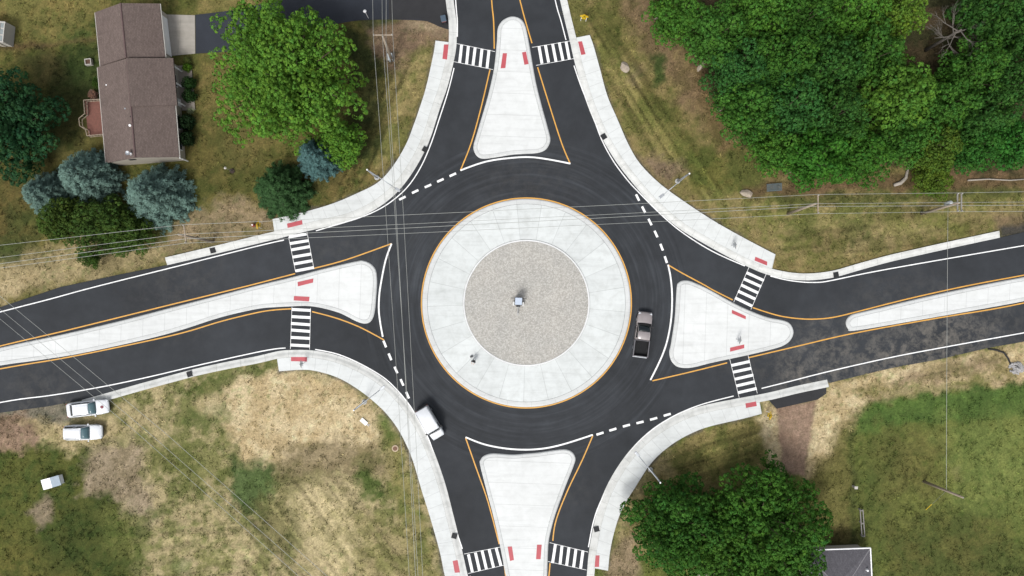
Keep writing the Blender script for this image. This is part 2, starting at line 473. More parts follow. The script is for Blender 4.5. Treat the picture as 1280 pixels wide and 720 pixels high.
# ------------------------------------------------------------------ traffic islands
def island(outline_px, mslab, label, tact, n=6):
    poly = smoothw(outline_px, n, True)
    cx = sum(p.x for p in poly) / len(poly); cy = sum(p.y for p in poly) / len(poly)
    t = thing('traffic_island', label, 'traffic island', (cx, cy, 0), 0, 'splitter islands on the roundabout approaches')
    loc = [p - Vector((cx, cy)) for p in poly]
    area = sum(a.x * b.y - b.x * a.y for a, b in zip(loc, loc[1:] + loc[:1]))
    sgn = 1 if area > 0 else -1                 # left normal points inward when counter-clockwise
    for _ in range(1):
        ns = normals(loc, True)
    prof = [(0, -.02), (.015, .03), (.1, .12), (.16, .14), (.46, .145), (.46, .08)]
    rows = [[(p.x + q.x * sgn * d, p.y + q.y * sgn * d, z) for d, z in prof] for p, q in zip(loc, ns)]
    strip_mesh('kerb', rows, arclen(loc), [d for d, z in prof], M_IKERB, t, True)
    inner = [p + q * sgn * .485 for p, q in zip(loc, ns)]
    # drop loops made by the offset at tight corners
    clean = []
    for i, p in enumerate(inner):
        a, b = inner[i - 1], inner[(i + 1) % len(inner)]
        d = loc[(i + 1) % len(loc)] - loc[i - 1]
        if (b - a).dot(d) > 0: clean.append(p)
    slab('slab', clean, .02, .143, mslab, t)
    for q in tact:
        slab('tactile_panel', [p - Vector((cx, cy)) for p in W(q, .145)], .13, .1505, M_TACT, t)
    return t
island([(622, 36), (626, 28), (632, 23), (640, 20.5), (648, 22), (654, 27), (657.5, 35), (662, 57), (669.5, 100), (677, 131), (685, 160), (688, 173), (686.5, 181), (681, 188), (671, 191.5), (655, 192.5), (640, 193.5), (622, 196.5), (605, 198.5), (597, 196), (592.5, 189), (592, 181), (596, 167), (607, 130), (613, 107), (618, 82), (621, 52)], M_ISLA,
       'long concrete island with two red panels on the approach at the top of the photo',
       [q4(320, 0, 4, [(1234, 266), (1255, 266), (1247, 340), (1223, 342)]), q4(640, 0, 4, [(50, 262), (70, 258), (83, 320), (62, 324)])])
island([(600, 581), (601, 574), (606, 569), (617, 566.5), (640, 568), (655, 567), (672, 565.5), (690, 563), (705, 561.5), (714, 564), (719, 571), (718, 580), (707, 608), (695, 641), (689, 662), (685.5, 682), (684, 722), (681, 745), (672, 756), (659, 760), (646, 756), (638, 744), (631.5, 716), (624.5, 680), (617, 647), (608, 613)], M_ISLA,
       'concrete island cut off by the lower edge of the photo, narrowing downward between two crosswalks',
       [q4(320, 540, 4, [(1258, 573), (1280, 572), (1290, 640), (1270, 645)]), q4(640, 540, 4, [(125, 563), (149, 563), (143, 636), (120, 636)])])
island([(445, 326.5), (455, 326), (464, 330), (470, 338), (471.5, 352), (470.5, 370), (469, 387), (466.5, 397), (462, 403), (455, 404.5), (445, 401.5), (425, 391.5), (402, 385), (383, 382.5), (365, 383), (345, 384), (320, 386.5), (275, 397), (225, 413), (175, 426), (100, 442), (50, 450), (0, 457), (-80, 472), (-200, 497), (-210, 494), (-200, 488), (-80, 456), (0, 434.5), (75, 418.5), (150, 401), (225, 381.5), (270, 370), (320, 357), (370, 345), (402, 336.5)], M_ISLB,
       'longest concrete island, tapering to the left edge of the photo above two parked white cars',
       [q4(320, 180, 4, [(208, 690), (287, 672), (285, 693), (209, 712)]), q4(320, 360, 4, [(190, 40), (268, 44), (265, 67), (188, 62)])])
island([(846, 358), (848.5, 353), (854, 350.5), (862, 351), (875, 356), (890, 363.5), (915, 377.5), (937, 388), (960, 396.5), (978, 400), (987, 404), (991.5, 412), (991, 420), (986, 427.5), (977, 433), (960, 438), (930, 445), (890, 453.5), (868, 459), (855, 460), (845, 457.5), (838.5, 450), (836.5, 440), (838.5, 430), (843, 400), (844.5, 380)], M_ISLB,
       'squat triangular concrete island beside the dark grey pickup, between two crosswalks on the right',
       [q4(890, 300, 7.2, [(180, 628), (305, 685), (303, 714), (178, 660)]), q4(890, 390, 6.545, [(148, 292), (264, 265), (264, 296), (148, 325)])])
island([(1057, 404), (1059, 398), (1064, 393.5), (1072, 391), (1100, 384.5), (1135, 376), (1172, 367.5), (1210, 359.5), (1245, 352.5), (1280, 346), (1350, 333), (1440, 318), (1446, 322), (1440, 330), (1350, 362), (1280, 376.5), (1240, 384), (1175, 395.5), (1120, 405), (1067, 413.5), (1060, 411)], M_ISLB,
       'narrow plain concrete median strip running off the right edge of the photo, without red panels', [])

# central island
ccx, ccy = P(658, 378.7)
ci = thing('central_island', 'large round island with a pale concrete apron ringing a grey stone disc', 'roundabout island', (ccx, ccy, 0))
def ring(name, prof, seg, m, parent):
    rows = [[(r * math.cos(2 * math.pi * i / seg), r * math.sin(2 * math.pi * i / seg), z) for r, z in prof] for i in range(seg)]
    us = [prof[0][0] * 2 * math.pi * i / seg for i in range(seg)]
    return strip_mesh(name, rows, us, [r for r, z in prof], m, parent, True)
ring('kerb', [(13.02, -.02), (13.0, .02), (12.9, .07), (12.8, .085), (12.38, .09), (12.38, .03)], 160, M_IKERB, ci)
ring('truck_apron', [(12.35, .03), (12.35, .088), (7.93, .15), (7.93, .05)], 160, M_APRON, ci)
ring('rim', [(7.92, .1), (7.9, .235), (7.87, .25), (7.73, .25), (7.715, .235), (7.715, .12)], 128, M_RIM, ci)
# exposed stone disc
def stone_disc():
    m, nt, b = mat_base('exposed_stone')
    wp = worldpos(nt)
    v = N(nt, 'ShaderNodeTexVoronoi', Scale=7.5); nt.links.new(wp, v.inputs['Vector'])
    f = noise_(nt, wp, 3.2, 4, .7)
    sx = nt.nodes.new('ShaderNodeSeparateColor'); nt.links.new(v.outputs['Color'], sx.inputs[0])
    c = ramp(nt, sx.outputs[0], [(0, A(172, 169, 162)), (.5, A(188, 185, 178)), (1, A(206, 203, 196))])
    c = mixc(nt, 1.0, c, ramp(nt, v.outputs['Distance'], [(.0, g(1.03)), (.75, g(.9))]), 'MULTIPLY')
    c = mixc(nt, 1.0, c, ramp(nt, f, [(.3, g(.93)), (.7, g(1.06))]), 'MULTIPLY')
    c = mixc(nt, 1.0, c, ramp(nt, noise_(nt, wp, .25, 4), [(.3, (.95, .96, .96, 1)), (.7, (1.04, 1.03, 1.01, 1))]), 'MULTIPLY')
    nt.links.new(c, b.inputs['Base Color']); b.inputs['Roughness'].default_value = .9
    bp = N(nt, 'ShaderNodeBump', Strength=.18, Distance=.02); bp.invert = True
    nt.links.new(v.outputs['Distance'], bp.inputs['Height']); nt.links.new(bp.outputs[0], b.inputs['Normal'])
    return m
bm = B(); lathe(bm, [(7.7, .1), (7.7, .21)], 128)
finish('stone_disc', bm, stone_disc(), ci)

# ------------------------------------------------------------------ painted markings: parts of the road
def line(name, pts, m, width=.13, z=.004, n=6):
    return ribbon(name, relax(smoothw(pts, n), 2) if len(pts) > 2 else W(pts), width, z, m, road)
WL = [[(563, -300), (567, -60), (569.5, 0), (571.5, 25), (571.8, 46)][0:5],
      [(567.5, 85), (560, 115), (548, 152), (539, 179), (527.5, 206), (512.5, 230), (495.5, 247), (475, 261), (450, 272), (417, 282), (395, 288.5)],
      [(355, 300), (320, 308), (225, 332), (117, 359), (62, 374), (0, 390), (-150, 430), (-400, 500)],
      [(660, -300), (679, -80), (694, 0), (701, 25), (707.5, 50)],
      [(717.5, 82), (726, 107), (740, 142), (752, 174.5), (767, 202), (785, 226), (800, 242), (825, 267), (852, 290), (890, 314), (931, 332.5)],
      [(963, 345), (980, 349.3), (1000, 352.3), (1018, 353), (1035, 351.5), (1085, 341), (1160, 327.5), (1280, 307), (1450, 278), (1700, 240)],
      [(1700, 342), (1450, 386), (1280, 416), (1175, 435), (1110, 447.5), (1035, 464.5), (990, 476), (952, 485.5)],
      [(917, 495), (882, 504), (856, 513.5), (834, 524.5), (812, 539.5), (791, 560), (772.5, 587), (755.5, 617), (743, 647), (735.5, 684)],
      [(731, 722), (727, 790), (720, 1000)],
      [(578, 686), (567.5, 655), (552.5, 605), (540.5, 562), (534, 545), (525, 528), (512, 506.5), (495, 486), (477, 470), (447, 453), (420, 442), (394, 436.8)],
      [(587.5, 720), (602, 790), (617, 1000)],
      [(357, 435), (345, 436), (320, 440.5), (250, 456), (187, 471), (125, 484), (62, 494.5), (0, 503), (-150, 535), (-400, 598)]]
WL[0] = [(562, -300), (566, -80), (569.5, 0), (571.6, 25), (571.6, 46)]
# pull the lines that would run under a gutter back onto the asphalt
def on_road(px, py): return px, py
for w in WL: line('edge_line', w, M_WHITE, .13, .008)
YL = [[(607, -300), (611, -80), (614.5, 0), (617, 25), (617.8, 61)],
      [(612.5, 87), (602, 132), (589, 179), (575.5, 213)],
      [(623, -300), (640, -50), (650, 0), (657, 27), (665, 54)],
      [(672, 84), (685, 126), (702, 179), (712.5, 204)],
      [(582, 547.5), (597, 590), (610, 627), (624, 680)],
      [(630.5, 707), (636, 740), (655, 790), (662, 1000)],
      [(741, 544.5), (727, 577), (710, 612), (695, 650), (691, 676)],
      [(687.5, 704), (685.5, 725), (676, 790), (668, 1000)],
      [(-400, 537), (-150, 470), (0, 432.5), (75, 415), (150, 396.5), (225, 378), (305, 358.5), (340, 349.5), (369, 342)],
      [(392, 335.5), (432, 325), (489.5, 304.5)],
      [(-400, 548), (-150, 491), (0, 461), (75, 448.5), (150, 433.5), (225, 417), (275, 402), (320, 391), (342, 387.5), (364, 386)],
      [(390, 389.5), (420, 397.5), (450, 409), (480, 425)],
      [(835, 331), (852, 341), (880, 356), (892, 363), (916, 375)],
      [(941, 384.5), (959, 390.5), (980, 396), (1010, 399), (1040, 397), (1072, 389.5), (1135, 373.5), (1210, 357), (1280, 344), (1450, 313), (1700, 272)],
      [(815.5, 476), (865, 464.5), (909, 453.5)],
      [(936, 447), (1000, 432), (1067, 416.5), (1175, 397), (1280, 379), (1450, 338), (1700, 296)]]
for y in YL: line('yellow_line', y, M_YEL, .15, .004)
ring_pts = [Vector((ccx + 13.12 * math.cos(2 * math.pi * i / 160), ccy + 13.12 * math.sin(2 * math.pi * i / 160))) for i in range(160)]
ribbon('yellow_ring', ring_pts, .15, .004, M_YEL, road, True)
for w in ([(575.5, 213), (607, 202), (640, 197.3), (665, 196.5), (690, 200), (713, 204.5)],
          [(489.5, 304.5), (482, 325), (476, 355), (474, 370), (473.5, 388), (475.5, 405), (478.5, 421)],
          [(835, 331), (838, 345), (840, 365), (839.7, 390), (837, 412), (832, 433), (824, 453), (813, 475)],
          [(582, 546.5), (607, 556), (640, 561.5), (672, 561.5), (702, 556), (741, 543.5)]):
    line('white_arc', w, M_WHITE, .2, .012)
for row, L in (([(503, 247.7), (519, 239.5), (535, 232.5), (550.5, 225.5), (566, 218.5)], 9.4),
            ([(797, 247), (804.5, 262), (812.5, 277.5), (820, 292.5), (827, 309), (832.3, 324.5)], 9.4),
            ([(834, 518.5), (817, 523.5), (800, 528), (783, 532), (766, 537), (750, 542)], 9.8),
            ([(481, 430), (487.5, 446), (495, 462.5), (502.5, 478), (509.5, 494)], 9.4)):
    for i, (x, y) in enumerate(row):
        a, b = row[max(i - 1, 0)], row[min(i + 1, len(row) - 1)]
        d = Vector((b[0] - a[0], b[1] - a[1])).normalized()
        ribbon('yield_dash', W([(x - d.x * L * .47, y - d.y * L * .47), (x + d.x * L * .47, y + d.y * L * .47)]), .28, .016, M_WHITE, road)
def crosswalk(l1, l2, bars, ox, oy, s, label):
    e = bpy.data.objects.new('crosswalk', None); C.objects.link(e); e.parent = road; e.empty_display_size = .2
    e['label'] = label
    for l in (l1, l2):
        ribbon('crosswalk_line', W(q4(ox, oy, s, l)), .05, .012, M_WHITE, e)
    for a in bars:
        ribbon('crosswalk_bar', W(q4(ox, oy, s, a)), .345, .008, M_WHITE, e)
crosswalk([(1003, 218), (1195, 258)], [(988, 308), (1185, 348)], [[(1028, 225), (1018, 315)], [(1062, 230), (1053, 320)], [(1096, 237), (1085, 326)], [(1130, 245), (1120, 335)], [(1165, 250), (1155, 340)]], 320, 0, 4, 'upper left crosswalk, between the pavement and the tall upper island')
crosswalk([(100, 237), (290, 205)], [(120, 327), (310, 293)], [[(135, 232), (150, 318)], [(167, 226), (183, 312)], [(203, 220), (220, 308)], [(236, 212), (255, 302)], [(270, 207), (287, 298)]], 640, 0, 4, 'upper right crosswalk, between the tall upper island and the pavement')
crosswalk([(163, 465), (198, 640)], [(255, 440), (290, 625)], [[(165, 465), (253, 450)], [(170, 498), (262, 483)], [(175, 530), (268, 513)], [(182, 566), (275, 550)], [(190, 600), (283, 583)], [(198, 635), (290, 617)]], 320, 180, 4, 'crosswalk above the long left island')
crosswalk([(180, 95), (172, 305)], [(273, 100), (268, 308)], [[(178, 107), (272, 112)], [(177, 143), (272, 148)], [(175, 177), (272, 184)], [(175, 210), (270, 217)], [(173, 247), (270, 252)], [(172, 285), (268, 290)]], 320, 360, 4, 'crosswalk below the long left island')
crosswalk([(335, 240), (195, 560)], [(490, 300), (350, 625)], [[(313, 295), (467, 365)], [(288, 350), (442, 420)], [(263, 405), (417, 478)], [(235, 460), (390, 532)], [(208, 520), (360, 595)]], 890, 300, 7.2, 'slanting crosswalk above the triangular right island')
crosswalk([(145, 385), (222, 700)], [(295, 355), (370, 665)], [[(157, 438), (308, 405)], [(170, 493), (322, 460)], [(187, 550), (338, 515)], [(200, 605), (350, 570)], [(215, 660), (365, 625)]], 890, 390, 6.545, 'crosswalk below the triangular right island')
crosswalk([(1040, 610), (1222, 575)], [(1060, 708), (1243, 665)], [[(1062, 612), (1082, 700)], [(1097, 603), (1118, 695)], [(1130, 592), (1152, 685)], [(1165, 585), (1188, 678)], [(1200, 578), (1225, 670)]], 320, 540, 4, 'lower left crosswalk at the bottom edge')
crosswalk([(188, 553), (380, 600)], [(178, 647), (372, 690)], [[(217, 562), (203, 655)], [(250, 570), (240, 662)], [(285, 576), (273, 668)], [(320, 585), (308, 675)], [(355, 592), (343, 682)]], 640, 540, 4, 'lower right crosswalk at the bottom edge')

# ------------------------------------------------------------------ driveways
dr = sheet('driveway', smoothw([(560, -4), (520, -6), (450, -8), (380, -4), (330, 4), (300, 11.5), (244, 18.5)], 4) + smoothw([(244.5, 67), (310, 61), (380, 40), (430, 28), (470, 24.5), (530, 26), (548, 33), (561, 37)], 4), -.012, M_DRIVE)
tag(dr, kind='structure')
nd = sheet('driveway', smoothw([(561.5, -4), (520, -7.5), (486, -7)], 4) + smoothw([(486, 24.4), (510, 24), (530, 25.5), (548, 32.5), (561.5, 36.5)], 4), -.006, M_APRONASPH); tag(nd, kind='structure')
dc = sheet('driveway', W([(203, 18), (243.5, 19), (244, 67), (206, 70.5)]), -.004, M_DRIVECONC); tag(dc, kind='structure')
ap = sheet('driveway', W([(961, 500), (1033, 482), (1033, 492), (1022, 499.5), (971, 511), (965, 505)]), -.012, M_APRONASPH); tag(ap, kind='structure')

# ------------------------------------------------------------------ storm drains in the kerb line
def drain(px, py, ang, label):
    t = thing('storm_drain', label, 'storm drain', (*P(px, py), 0), R(ang), 'storm drains in the kerb')
    bm = B()
    for x, y, sx, sy in ((0, .31, .66, .06), (0, -.31, .66, .06), (-.3, 0, .06, .56), (.3, 0, .06, .56)): bx(bm, x, y, .145, sx, sy, .04)
    finish('frame', bm, M_GRATE, t)
    bm = B()
    for i in range(6): bx(bm, -.21 + i * .084, 0, .148, .045, .56, .02)
    bx(bm, 0, 0, .137, .55, .55, .012)
    finish('grate', bm, M_GRATE, t)
for a in ((754.5, 171, 32, 'dark square storm drain in the kerb on the right of the upper approach'),
          (531.5, 187, 60, 'dark square storm drain in the kerb above the dashed line, left of the upper island'),
          (1044.5, 343.5, 10, 'dark square storm drain in the upper kerb of the right approach'),
          (266.5, 313, 14, 'dark square storm drain in the white kerb near the crossarm pole on the left'),
          (237.5, 467.5, 18, 'dark square storm drain in the kerb right of the parked white cars'),
          (568, 669.5, 75, 'dark square storm drain in the kerb by the lower left crosswalk'),
          (745.5, 661, -75, 'dark square storm drain in the kerb by the lower right crosswalk')):
    drain(*a)
# ------------------------------------------------------------------ ground
_tab = np.random.RandomState(3).rand(512, 512)
def vn(x, y, s=0):
    x = x + s * 17.3; y = y + s * 41.7
    xi = np.floor(x).astype(int); yi = np.floor(y).astype(int)
    fx = x - xi; fy = y - yi
    fx = fx * fx * (3 - 2 * fx); fy = fy * fy * (3 - 2 * fy)
    a = _tab[xi & 511, yi & 511]; b = _tab[(xi + 1) & 511, yi & 511]
    c = _tab[xi & 511, (yi + 1) & 511]; d = _tab[(xi + 1) & 511, (yi + 1) & 511]
    return (a * (1 - fx) + b * fx) * (1 - fy) + (c * (1 - fx) + d * fx) * fy
def fbm(x, y, s=0, o=4, rough=.55):
    t = 0; w = 1; n = 0
    for k in range(o):
        t = t + w * vn(x * 2 ** k, y * 2 ** k, s + k * 3); n += w; w *= rough
    return t / n
def inside(px, py, poly):
    res = np.zeros(px.shape, bool); n = len(poly)
    for i in range(n):
        x1, y1 = poly[i]; x2, y2 = poly[(i + 1) % n]
        if y1 == y2: continue
        c = ((y1 > py) != (y2 > py)) & (px < (x2 - x1) * (py - y1) / (y2 - y1) + x1)
        res ^= c
    return res
def sdf(px, py, poly):
    d = np.full(px.shape, 1e9); n = len(poly)
    for i in range(n):
        x1, y1 = poly[i]; x2, y2 = poly[(i + 1) % n]
        ex, ey = x2 - x1, y2 - y1
        t = np.clip(((px - x1) * ex + (py - y1) * ey) / (ex * ex + ey * ey + 1e-9), 0, 1)
        d = np.minimum(d, np.hypot(px - x1 - t * ex, py - y1 - t * ey))
    return np.where(inside(px, py, poly), d, -d)
def a3(c): return np.array(A(*c)[:3])
# colour pairs
LAWN = ((112, 100, 52), (88, 88, 40)); DRY = ((142, 122, 76), (118, 108, 60)); TAN = ((168, 146, 104), (140, 122, 84))
STRAW = ((206, 180, 138), (184, 157, 114)); DIRT = ((142, 118, 92), (122, 102, 78)); SOIL = ((122, 98, 76), (104, 84, 66))
GREEN = ((66, 84, 36), (52, 66, 28)); LUSH = ((86, 106, 46), (72, 92, 40)); OLIVE = ((106, 108, 50), (94, 100, 46)); SHADED_GRASS = ((58, 60, 30), (46, 52, 26))
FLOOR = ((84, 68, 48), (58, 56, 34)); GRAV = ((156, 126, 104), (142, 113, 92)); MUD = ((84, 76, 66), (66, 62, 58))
SHOULD = ((104, 98, 90), (80, 77, 74)); SWMIX = ((168, 148, 106), (118, 114, 66)); CONCP = ((150, 146, 136), (138, 134, 126))
REG = [  # polygon, colours, feather px, ragged px, strength
 ([(-200, -100), (640, -100), (640, 360), (-200, 480)], LAWN, 20, 10, 1),
 ([(-40, -40), (130, -40), (125, 18), (100, 40), (30, 52), (-40, 40)], ((132, 114, 62), (112, 104, 54)), 14, 14, 1),
 ([(75, 35), (120, 30), (122, 48), (85, 52)], GREEN, 8, 8, .8),
 ([(40, 40), (80, 42), (70, 52), (40, 52)], GREEN, 8, 10, .5),
 ([(-10, 55), (70, 51), (130, 43), (130, 49), (70, 57), (-10, 66)], ((96, 74, 48), (80, 66, 42)), 3, 3, .85),
 ([(60, 70), (130, 56), (130, 120), (100, 190), (60, 200), (45, 130)], SHADED_GRASS, 18, 12, .8),  # shade of the left-edge tree painted into the grass colour
 ([(75, 55), (128, 52), (126, 110), (80, 110)], GREEN, 14, 10, .6),
 ([(20, 68), (75, 62), (80, 100), (40, 110)], ((96, 84, 48), (78, 74, 40)), 10, 10, .7),
 ([(225, 75), (330, 60), (340, 220), (240, 225)], ((122, 104, 58), (100, 94, 46)), 12, 10, .9),
 ([(244, -10), (330, -10), (310, 8), (246, 16)], ((134, 116, 68), (118, 106, 58)), 4, 5, .9),
 ([(235, 160), (300, 150), (335, 200), (300, 250), (230, 240)], ((92, 84, 40), (74, 74, 34)), 14, 12, .7),
 ([(270, 70), (300, 80), (330, 190), (290, 200)], ((128, 108, 62), (110, 98, 54)), 16, 12, .6),
 ([(240, 265), (300, 248), (345, 268), (342, 290), (200, 322), (205, 290)], ((160, 134, 102), (136, 116, 84)), 9, 10, .9),
 ([(-100, 335), (10, 318), (100, 300), (210, 305), (212, 332), (80, 358), (-100, 400)], TAN, 9, 8, .95),
 ([(-100, 390), (0, 345), (60, 335), (60, 348), (-100, 410)], STRAW, 12, 12, .6),
 ([(-60, 290), (30, 295), (28, 328), (-60, 330)], GREEN, 4, 4, .7),
 ([(0, 205), (45, 215), (40, 300), (-30, 300)], ((100, 84, 44), (80, 74, 38)), 12, 10, .8),
 ([(10, 262), (50, 262), (50, 290), (10, 290)], GREEN, 10, 8, .5),
 ([(430, 40), (470, 35), (470, 220), (400, 250), (380, 230), (440, 180)], SHADED_GRASS, 10, 8, .85),  # shade on the east side of the big tree, put into the ground colour
 ([(460, 24), (565, 20), (562, 55), (545, 70), (505, 105), (485, 95), (465, 60)], ((132, 106, 82), (112, 88, 70)), 7, 8, .95),
 ([(500, 22), (560, 30), (560, 42), (510, 38)], ((164, 140, 108), (140, 116, 90)), 5, 5, .8),
 ([(455, 23), (500, 21), (490, 30), (462, 36)], GREEN, 4, 4, .7),
 ([(460, 70), (482, 80), (485, 170), (470, 220), (462, 160)], SHADED_GRASS, 6, 6, .5),
 ([(490, 95), (545, 50), (542, 90), (505, 190), (460, 245), (400, 262), (420, 240), (480, 190)], ((150, 130, 82), (112, 106, 56)), 8, 9, .9),
 ([(395, 225), (470, 195), (475, 225), (430, 252), (385, 262)], ((116, 98, 54), (82, 84, 38)), 8, 8, .8),
 # upper right
 ([(660, -100), (1500, -100), (1500, 280), (1280, 330), (1000, 370), (660, 300)], ((136, 116, 72), (112, 104, 56)), 6, 4, 1),
 ([(725, 10), (780, -20), (800, 80), (860, 150), (920, 230), (880, 250), (800, 180), (750, 90)], ((96, 92, 42), (78, 80, 34)), 14, 12, .75),
 ([(770, -30), (830, -30), (830, 30), (880, 110), (880, 160), (820, 80), (780, 30)], ((124, 98, 72), (106, 86, 58)), 10, 9, .85),
 ([(860, 70), (880, 60), (905, 140), (930, 200), (900, 190), (870, 120)], ((112, 88, 58), (94, 80, 46)), 8, 8, .8),
 ([(815, 65), (832, 62), (830, 100), (816, 104)], GREEN, 5, 5, .9),
 ([(783, 85), (800, 80), (800, 110), (782, 106)], ((150, 124, 92), (130, 108, 80)), 6, 5, .8),
 ([(745, 60), (790, 70), (800, 130), (850, 200), (820, 215), (765, 120)], ((140, 122, 74), (112, 106, 54)), 12, 10, .6),
 ([(800, 195), (850, 200), (862, 218), (835, 232), (805, 210)], ((132, 108, 84), (116, 94, 74)), 6, 6, .9),
 ([(850, 180), (940, 190), (960, 240), (900, 262), (860, 235)], ((104, 100, 44), (80, 86, 36)), 12, 12, .7),
 ([(880, 245), (1300, 225), (1500, 210), (1500, 250), (1180, 300), (1000, 330), (900, 280)], ((142, 124, 78), (112, 108, 54)), 8, 8, .9),
 ([(930, 232), (1300, 205), (1500, 190), (1500, 232), (1210, 240), (1080, 240), (940, 248)], ((118, 90, 64), (98, 78, 52)), 5, 5, .9),
 ([(970, 245), (1280, 236), (1280, 246), (970, 256)], ((84, 84, 42), (72, 76, 36)), 4, 5, .7),
 ([(1030, 265), (1090, 268), (1100, 300), (1080, 320), (1060, 290)], ((92, 96, 44), (78, 84, 38)), 10, 9, .7),
 ([(985, 275), (1030, 270), (1020, 300), (985, 305)], ((88, 92, 42), (74, 80, 36)), 9, 9, .6),
 ([(1060, 278), (1110, 275), (1180, 290), (1100, 318), (1050, 322)], ((150, 128, 88), (130, 114, 72)), 9, 10, .5),
 ([(1240, 268), (1300, 262), (1300, 290), (1245, 292)], ((136, 108, 82), (118, 96, 72)), 5, 5, .8),
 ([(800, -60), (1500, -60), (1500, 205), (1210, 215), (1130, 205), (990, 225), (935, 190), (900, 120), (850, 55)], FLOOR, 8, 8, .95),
 ([(1250, 284), (1290, 280), (1500, 240), (1500, 252), (1290, 292), (1250, 297)], MUD, 3, 2, .9),
 # lower right
 ([(780, 430), (1500, 380), (1500, 900), (690, 900), (735, 690)], OLIVE, 4, 3, 1),
 ([(765, 720), (760, 700), (780, 630), (830, 570), (880, 535), (955, 515), (960, 590), (880, 620), (800, 700)], ((146, 126, 78), (112, 106, 56)), 5, 6, .95),
 ([(835, 575), (900, 540), (955, 527), (952, 575), (880, 600)], ((124, 114, 60), (96, 96, 46)), 6, 6, .7),
 ([(795, 585), (835, 560), (840, 592), (815, 600), (790, 640), (775, 680), (768, 660)], TAN, 6, 6, .7),
 ([(760, 690), (790, 660), (800, 720), (800, 760), (745, 760)], ((150, 126, 98), (128, 108, 80)), 6, 6, .9),
 ([(1040, 470), (1180, 445), (1290, 425), (1500, 380), (1500, 430), (1300, 480), (1130, 495), (1080, 510), (1040, 590), (1005, 600)], ((176, 150, 112), (140, 122, 78)), 6, 8, .95),
 ([(1050, 476), (1240, 438), (1235, 448), (1110, 478), (1060, 490)], STRAW, 4, 5, .8),
 ([(1120, 470), (1240, 442), (1255, 455), (1180, 478), (1120, 485)], ((146, 122, 92), (124, 108, 74)), 5, 6, .7),
 ([(1258, 434), (1330, 420), (1330, 470), (1268, 478)], STRAW, 4, 5, .9),
 ([(1060, 492), (1170, 478), (1240, 470), (1230, 482), (1120, 490)], ((112, 112, 56), (96, 98, 48)), 6, 6, .6),
 ([(948, 520), (955, 498), (975, 505), (982, 590), (960, 590), (955, 545)], STRAW, 4, 4, .95),
 ([(1018, 500), (1042, 478), (1085, 505), (1065, 520), (1030, 590), (1005, 600), (1008, 560)], STRAW, 4, 4, .95),
 ([(970, 509), (1022, 499), (1010, 560), (1006, 598), (978, 590), (976, 560)], GRAV, 2.5, 2, 1),
 ([(1015, 590), (1065, 520), (1066, 690), (1020, 690)], ((116, 106, 58), (98, 90, 46)), 8, 6, .9),
 ([(1066, 520), (1095, 505), (1180, 490), (1290, 478), (1500, 450), (1500, 490), (1280, 522), (1130, 528), (1070, 545)], LUSH, 4, 5, .95),
 ([(1068, 545), (1130, 530), (1140, 600), (1100, 690), (1070, 690)], ((90, 92, 44), (76, 84, 38)), 12, 10, .7),
 ([(1100, 545), (1180, 545), (1160, 620), (1110, 620)], ((108, 98, 52), (96, 90, 46)), 18, 14, .7),
 ([(1180, 530), (1290, 520), (1290, 640), (1200, 640)], ((120, 124, 62), (104, 112, 54)), 22, 16, .8),
 ([(1110, 650), (1230, 640), (1290, 700), (1280, 800), (1110, 800)], ((88, 82, 42), (72, 76, 36)), 20, 16, .7),
 ([(1020, 655), (1075, 655), (1075, 690), (1020, 690)], ((98, 84, 48), (80, 74, 40)), 8, 6, .8),
 ([(1187, 583), (1200, 583), (1200, 602), (1190, 602)], ((130, 118, 72), (120, 110, 66)), 5, 4, .6),
 ([(1062, 530), (1067, 530), (1070, 690), (1066, 690)], ((66, 72, 36), (58, 64, 32)), 3, 2, .6),
 # lower left
 ([(-400, 505), (90, 505), (320, 445), (520, 500), (620, 900), (-400, 900)], SWMIX, 4, 3, 1),
 ([(-400, 505), (110, 500), (110, 515), (80, 530), (-400, 620)], ((118, 108, 96), (96, 90, 82)), 5, 5, .8),
 ([(-100, 518), (30, 514), (52, 545), (48, 575), (0, 592), (-100, 600)], ((148, 118, 96), (128, 102, 80)), 5, 6, .95),
 ([(30, 525), (100, 528), (140, 520), (150, 545), (90, 562), (60, 556)], ((190, 164, 122), (164, 142, 100)), 6, 7, .8),
 ([(-400, 600), (50, 560), (130, 562), (145, 600), (160, 660), (172, 730), (172, 900), (-400, 900)], ((90, 90, 40), (70, 80, 34)), 8, 10, 1),
 ([(100, 600), (150, 620), (170, 720), (60, 720), (40, 680)], ((72, 76, 34), (60, 70, 30)), 18, 14, .8),
 ([(0, 660), (60, 690), (100, 730), (-20, 740)], ((104, 94, 44), (92, 86, 40)), 18, 14, .6),
 ([(33, 640), (55, 618), (68, 628), (60, 655), (47, 660), (40, 645)], ((142, 122, 98), (122, 106, 82)), 3.5, 4, .9),
 ([(110, 560), (175, 550), (185, 610), (200, 660), (175, 665), (150, 625), (100, 615)], ((158, 136, 110), (138, 118, 92)), 7, 9, .9),
 ([(175, 560), (225, 555), (230, 590), (190, 600)], ((112, 110, 58), (98, 98, 48)), 9, 10, .7),
 ([(120, 640), (200, 640), (180, 700), (130, 690)], ((104, 104, 52), (86, 92, 42)), 10, 11, .8),
 ([(272, 480), (300, 465), (395, 462), (430, 478), (460, 500), (475, 520), (470, 560), (420, 575), (395, 588), (350, 585), (300, 575), (280, 540)], STRAW, 6, 9, 1),
 ([(225, 488), (285, 466), (348, 448), (352, 465), (300, 470), (275, 490), (235, 500)], ((104, 104, 52), (84, 92, 42)), 5, 7, .85),
 ([(230, 515), (285, 505), (292, 530), (240, 535)], ((96, 106, 52), (84, 92, 44)), 6, 8, .8),
 ([(240, 500), (275, 492), (280, 520), (248, 525)], STRAW, 6, 8, .5),
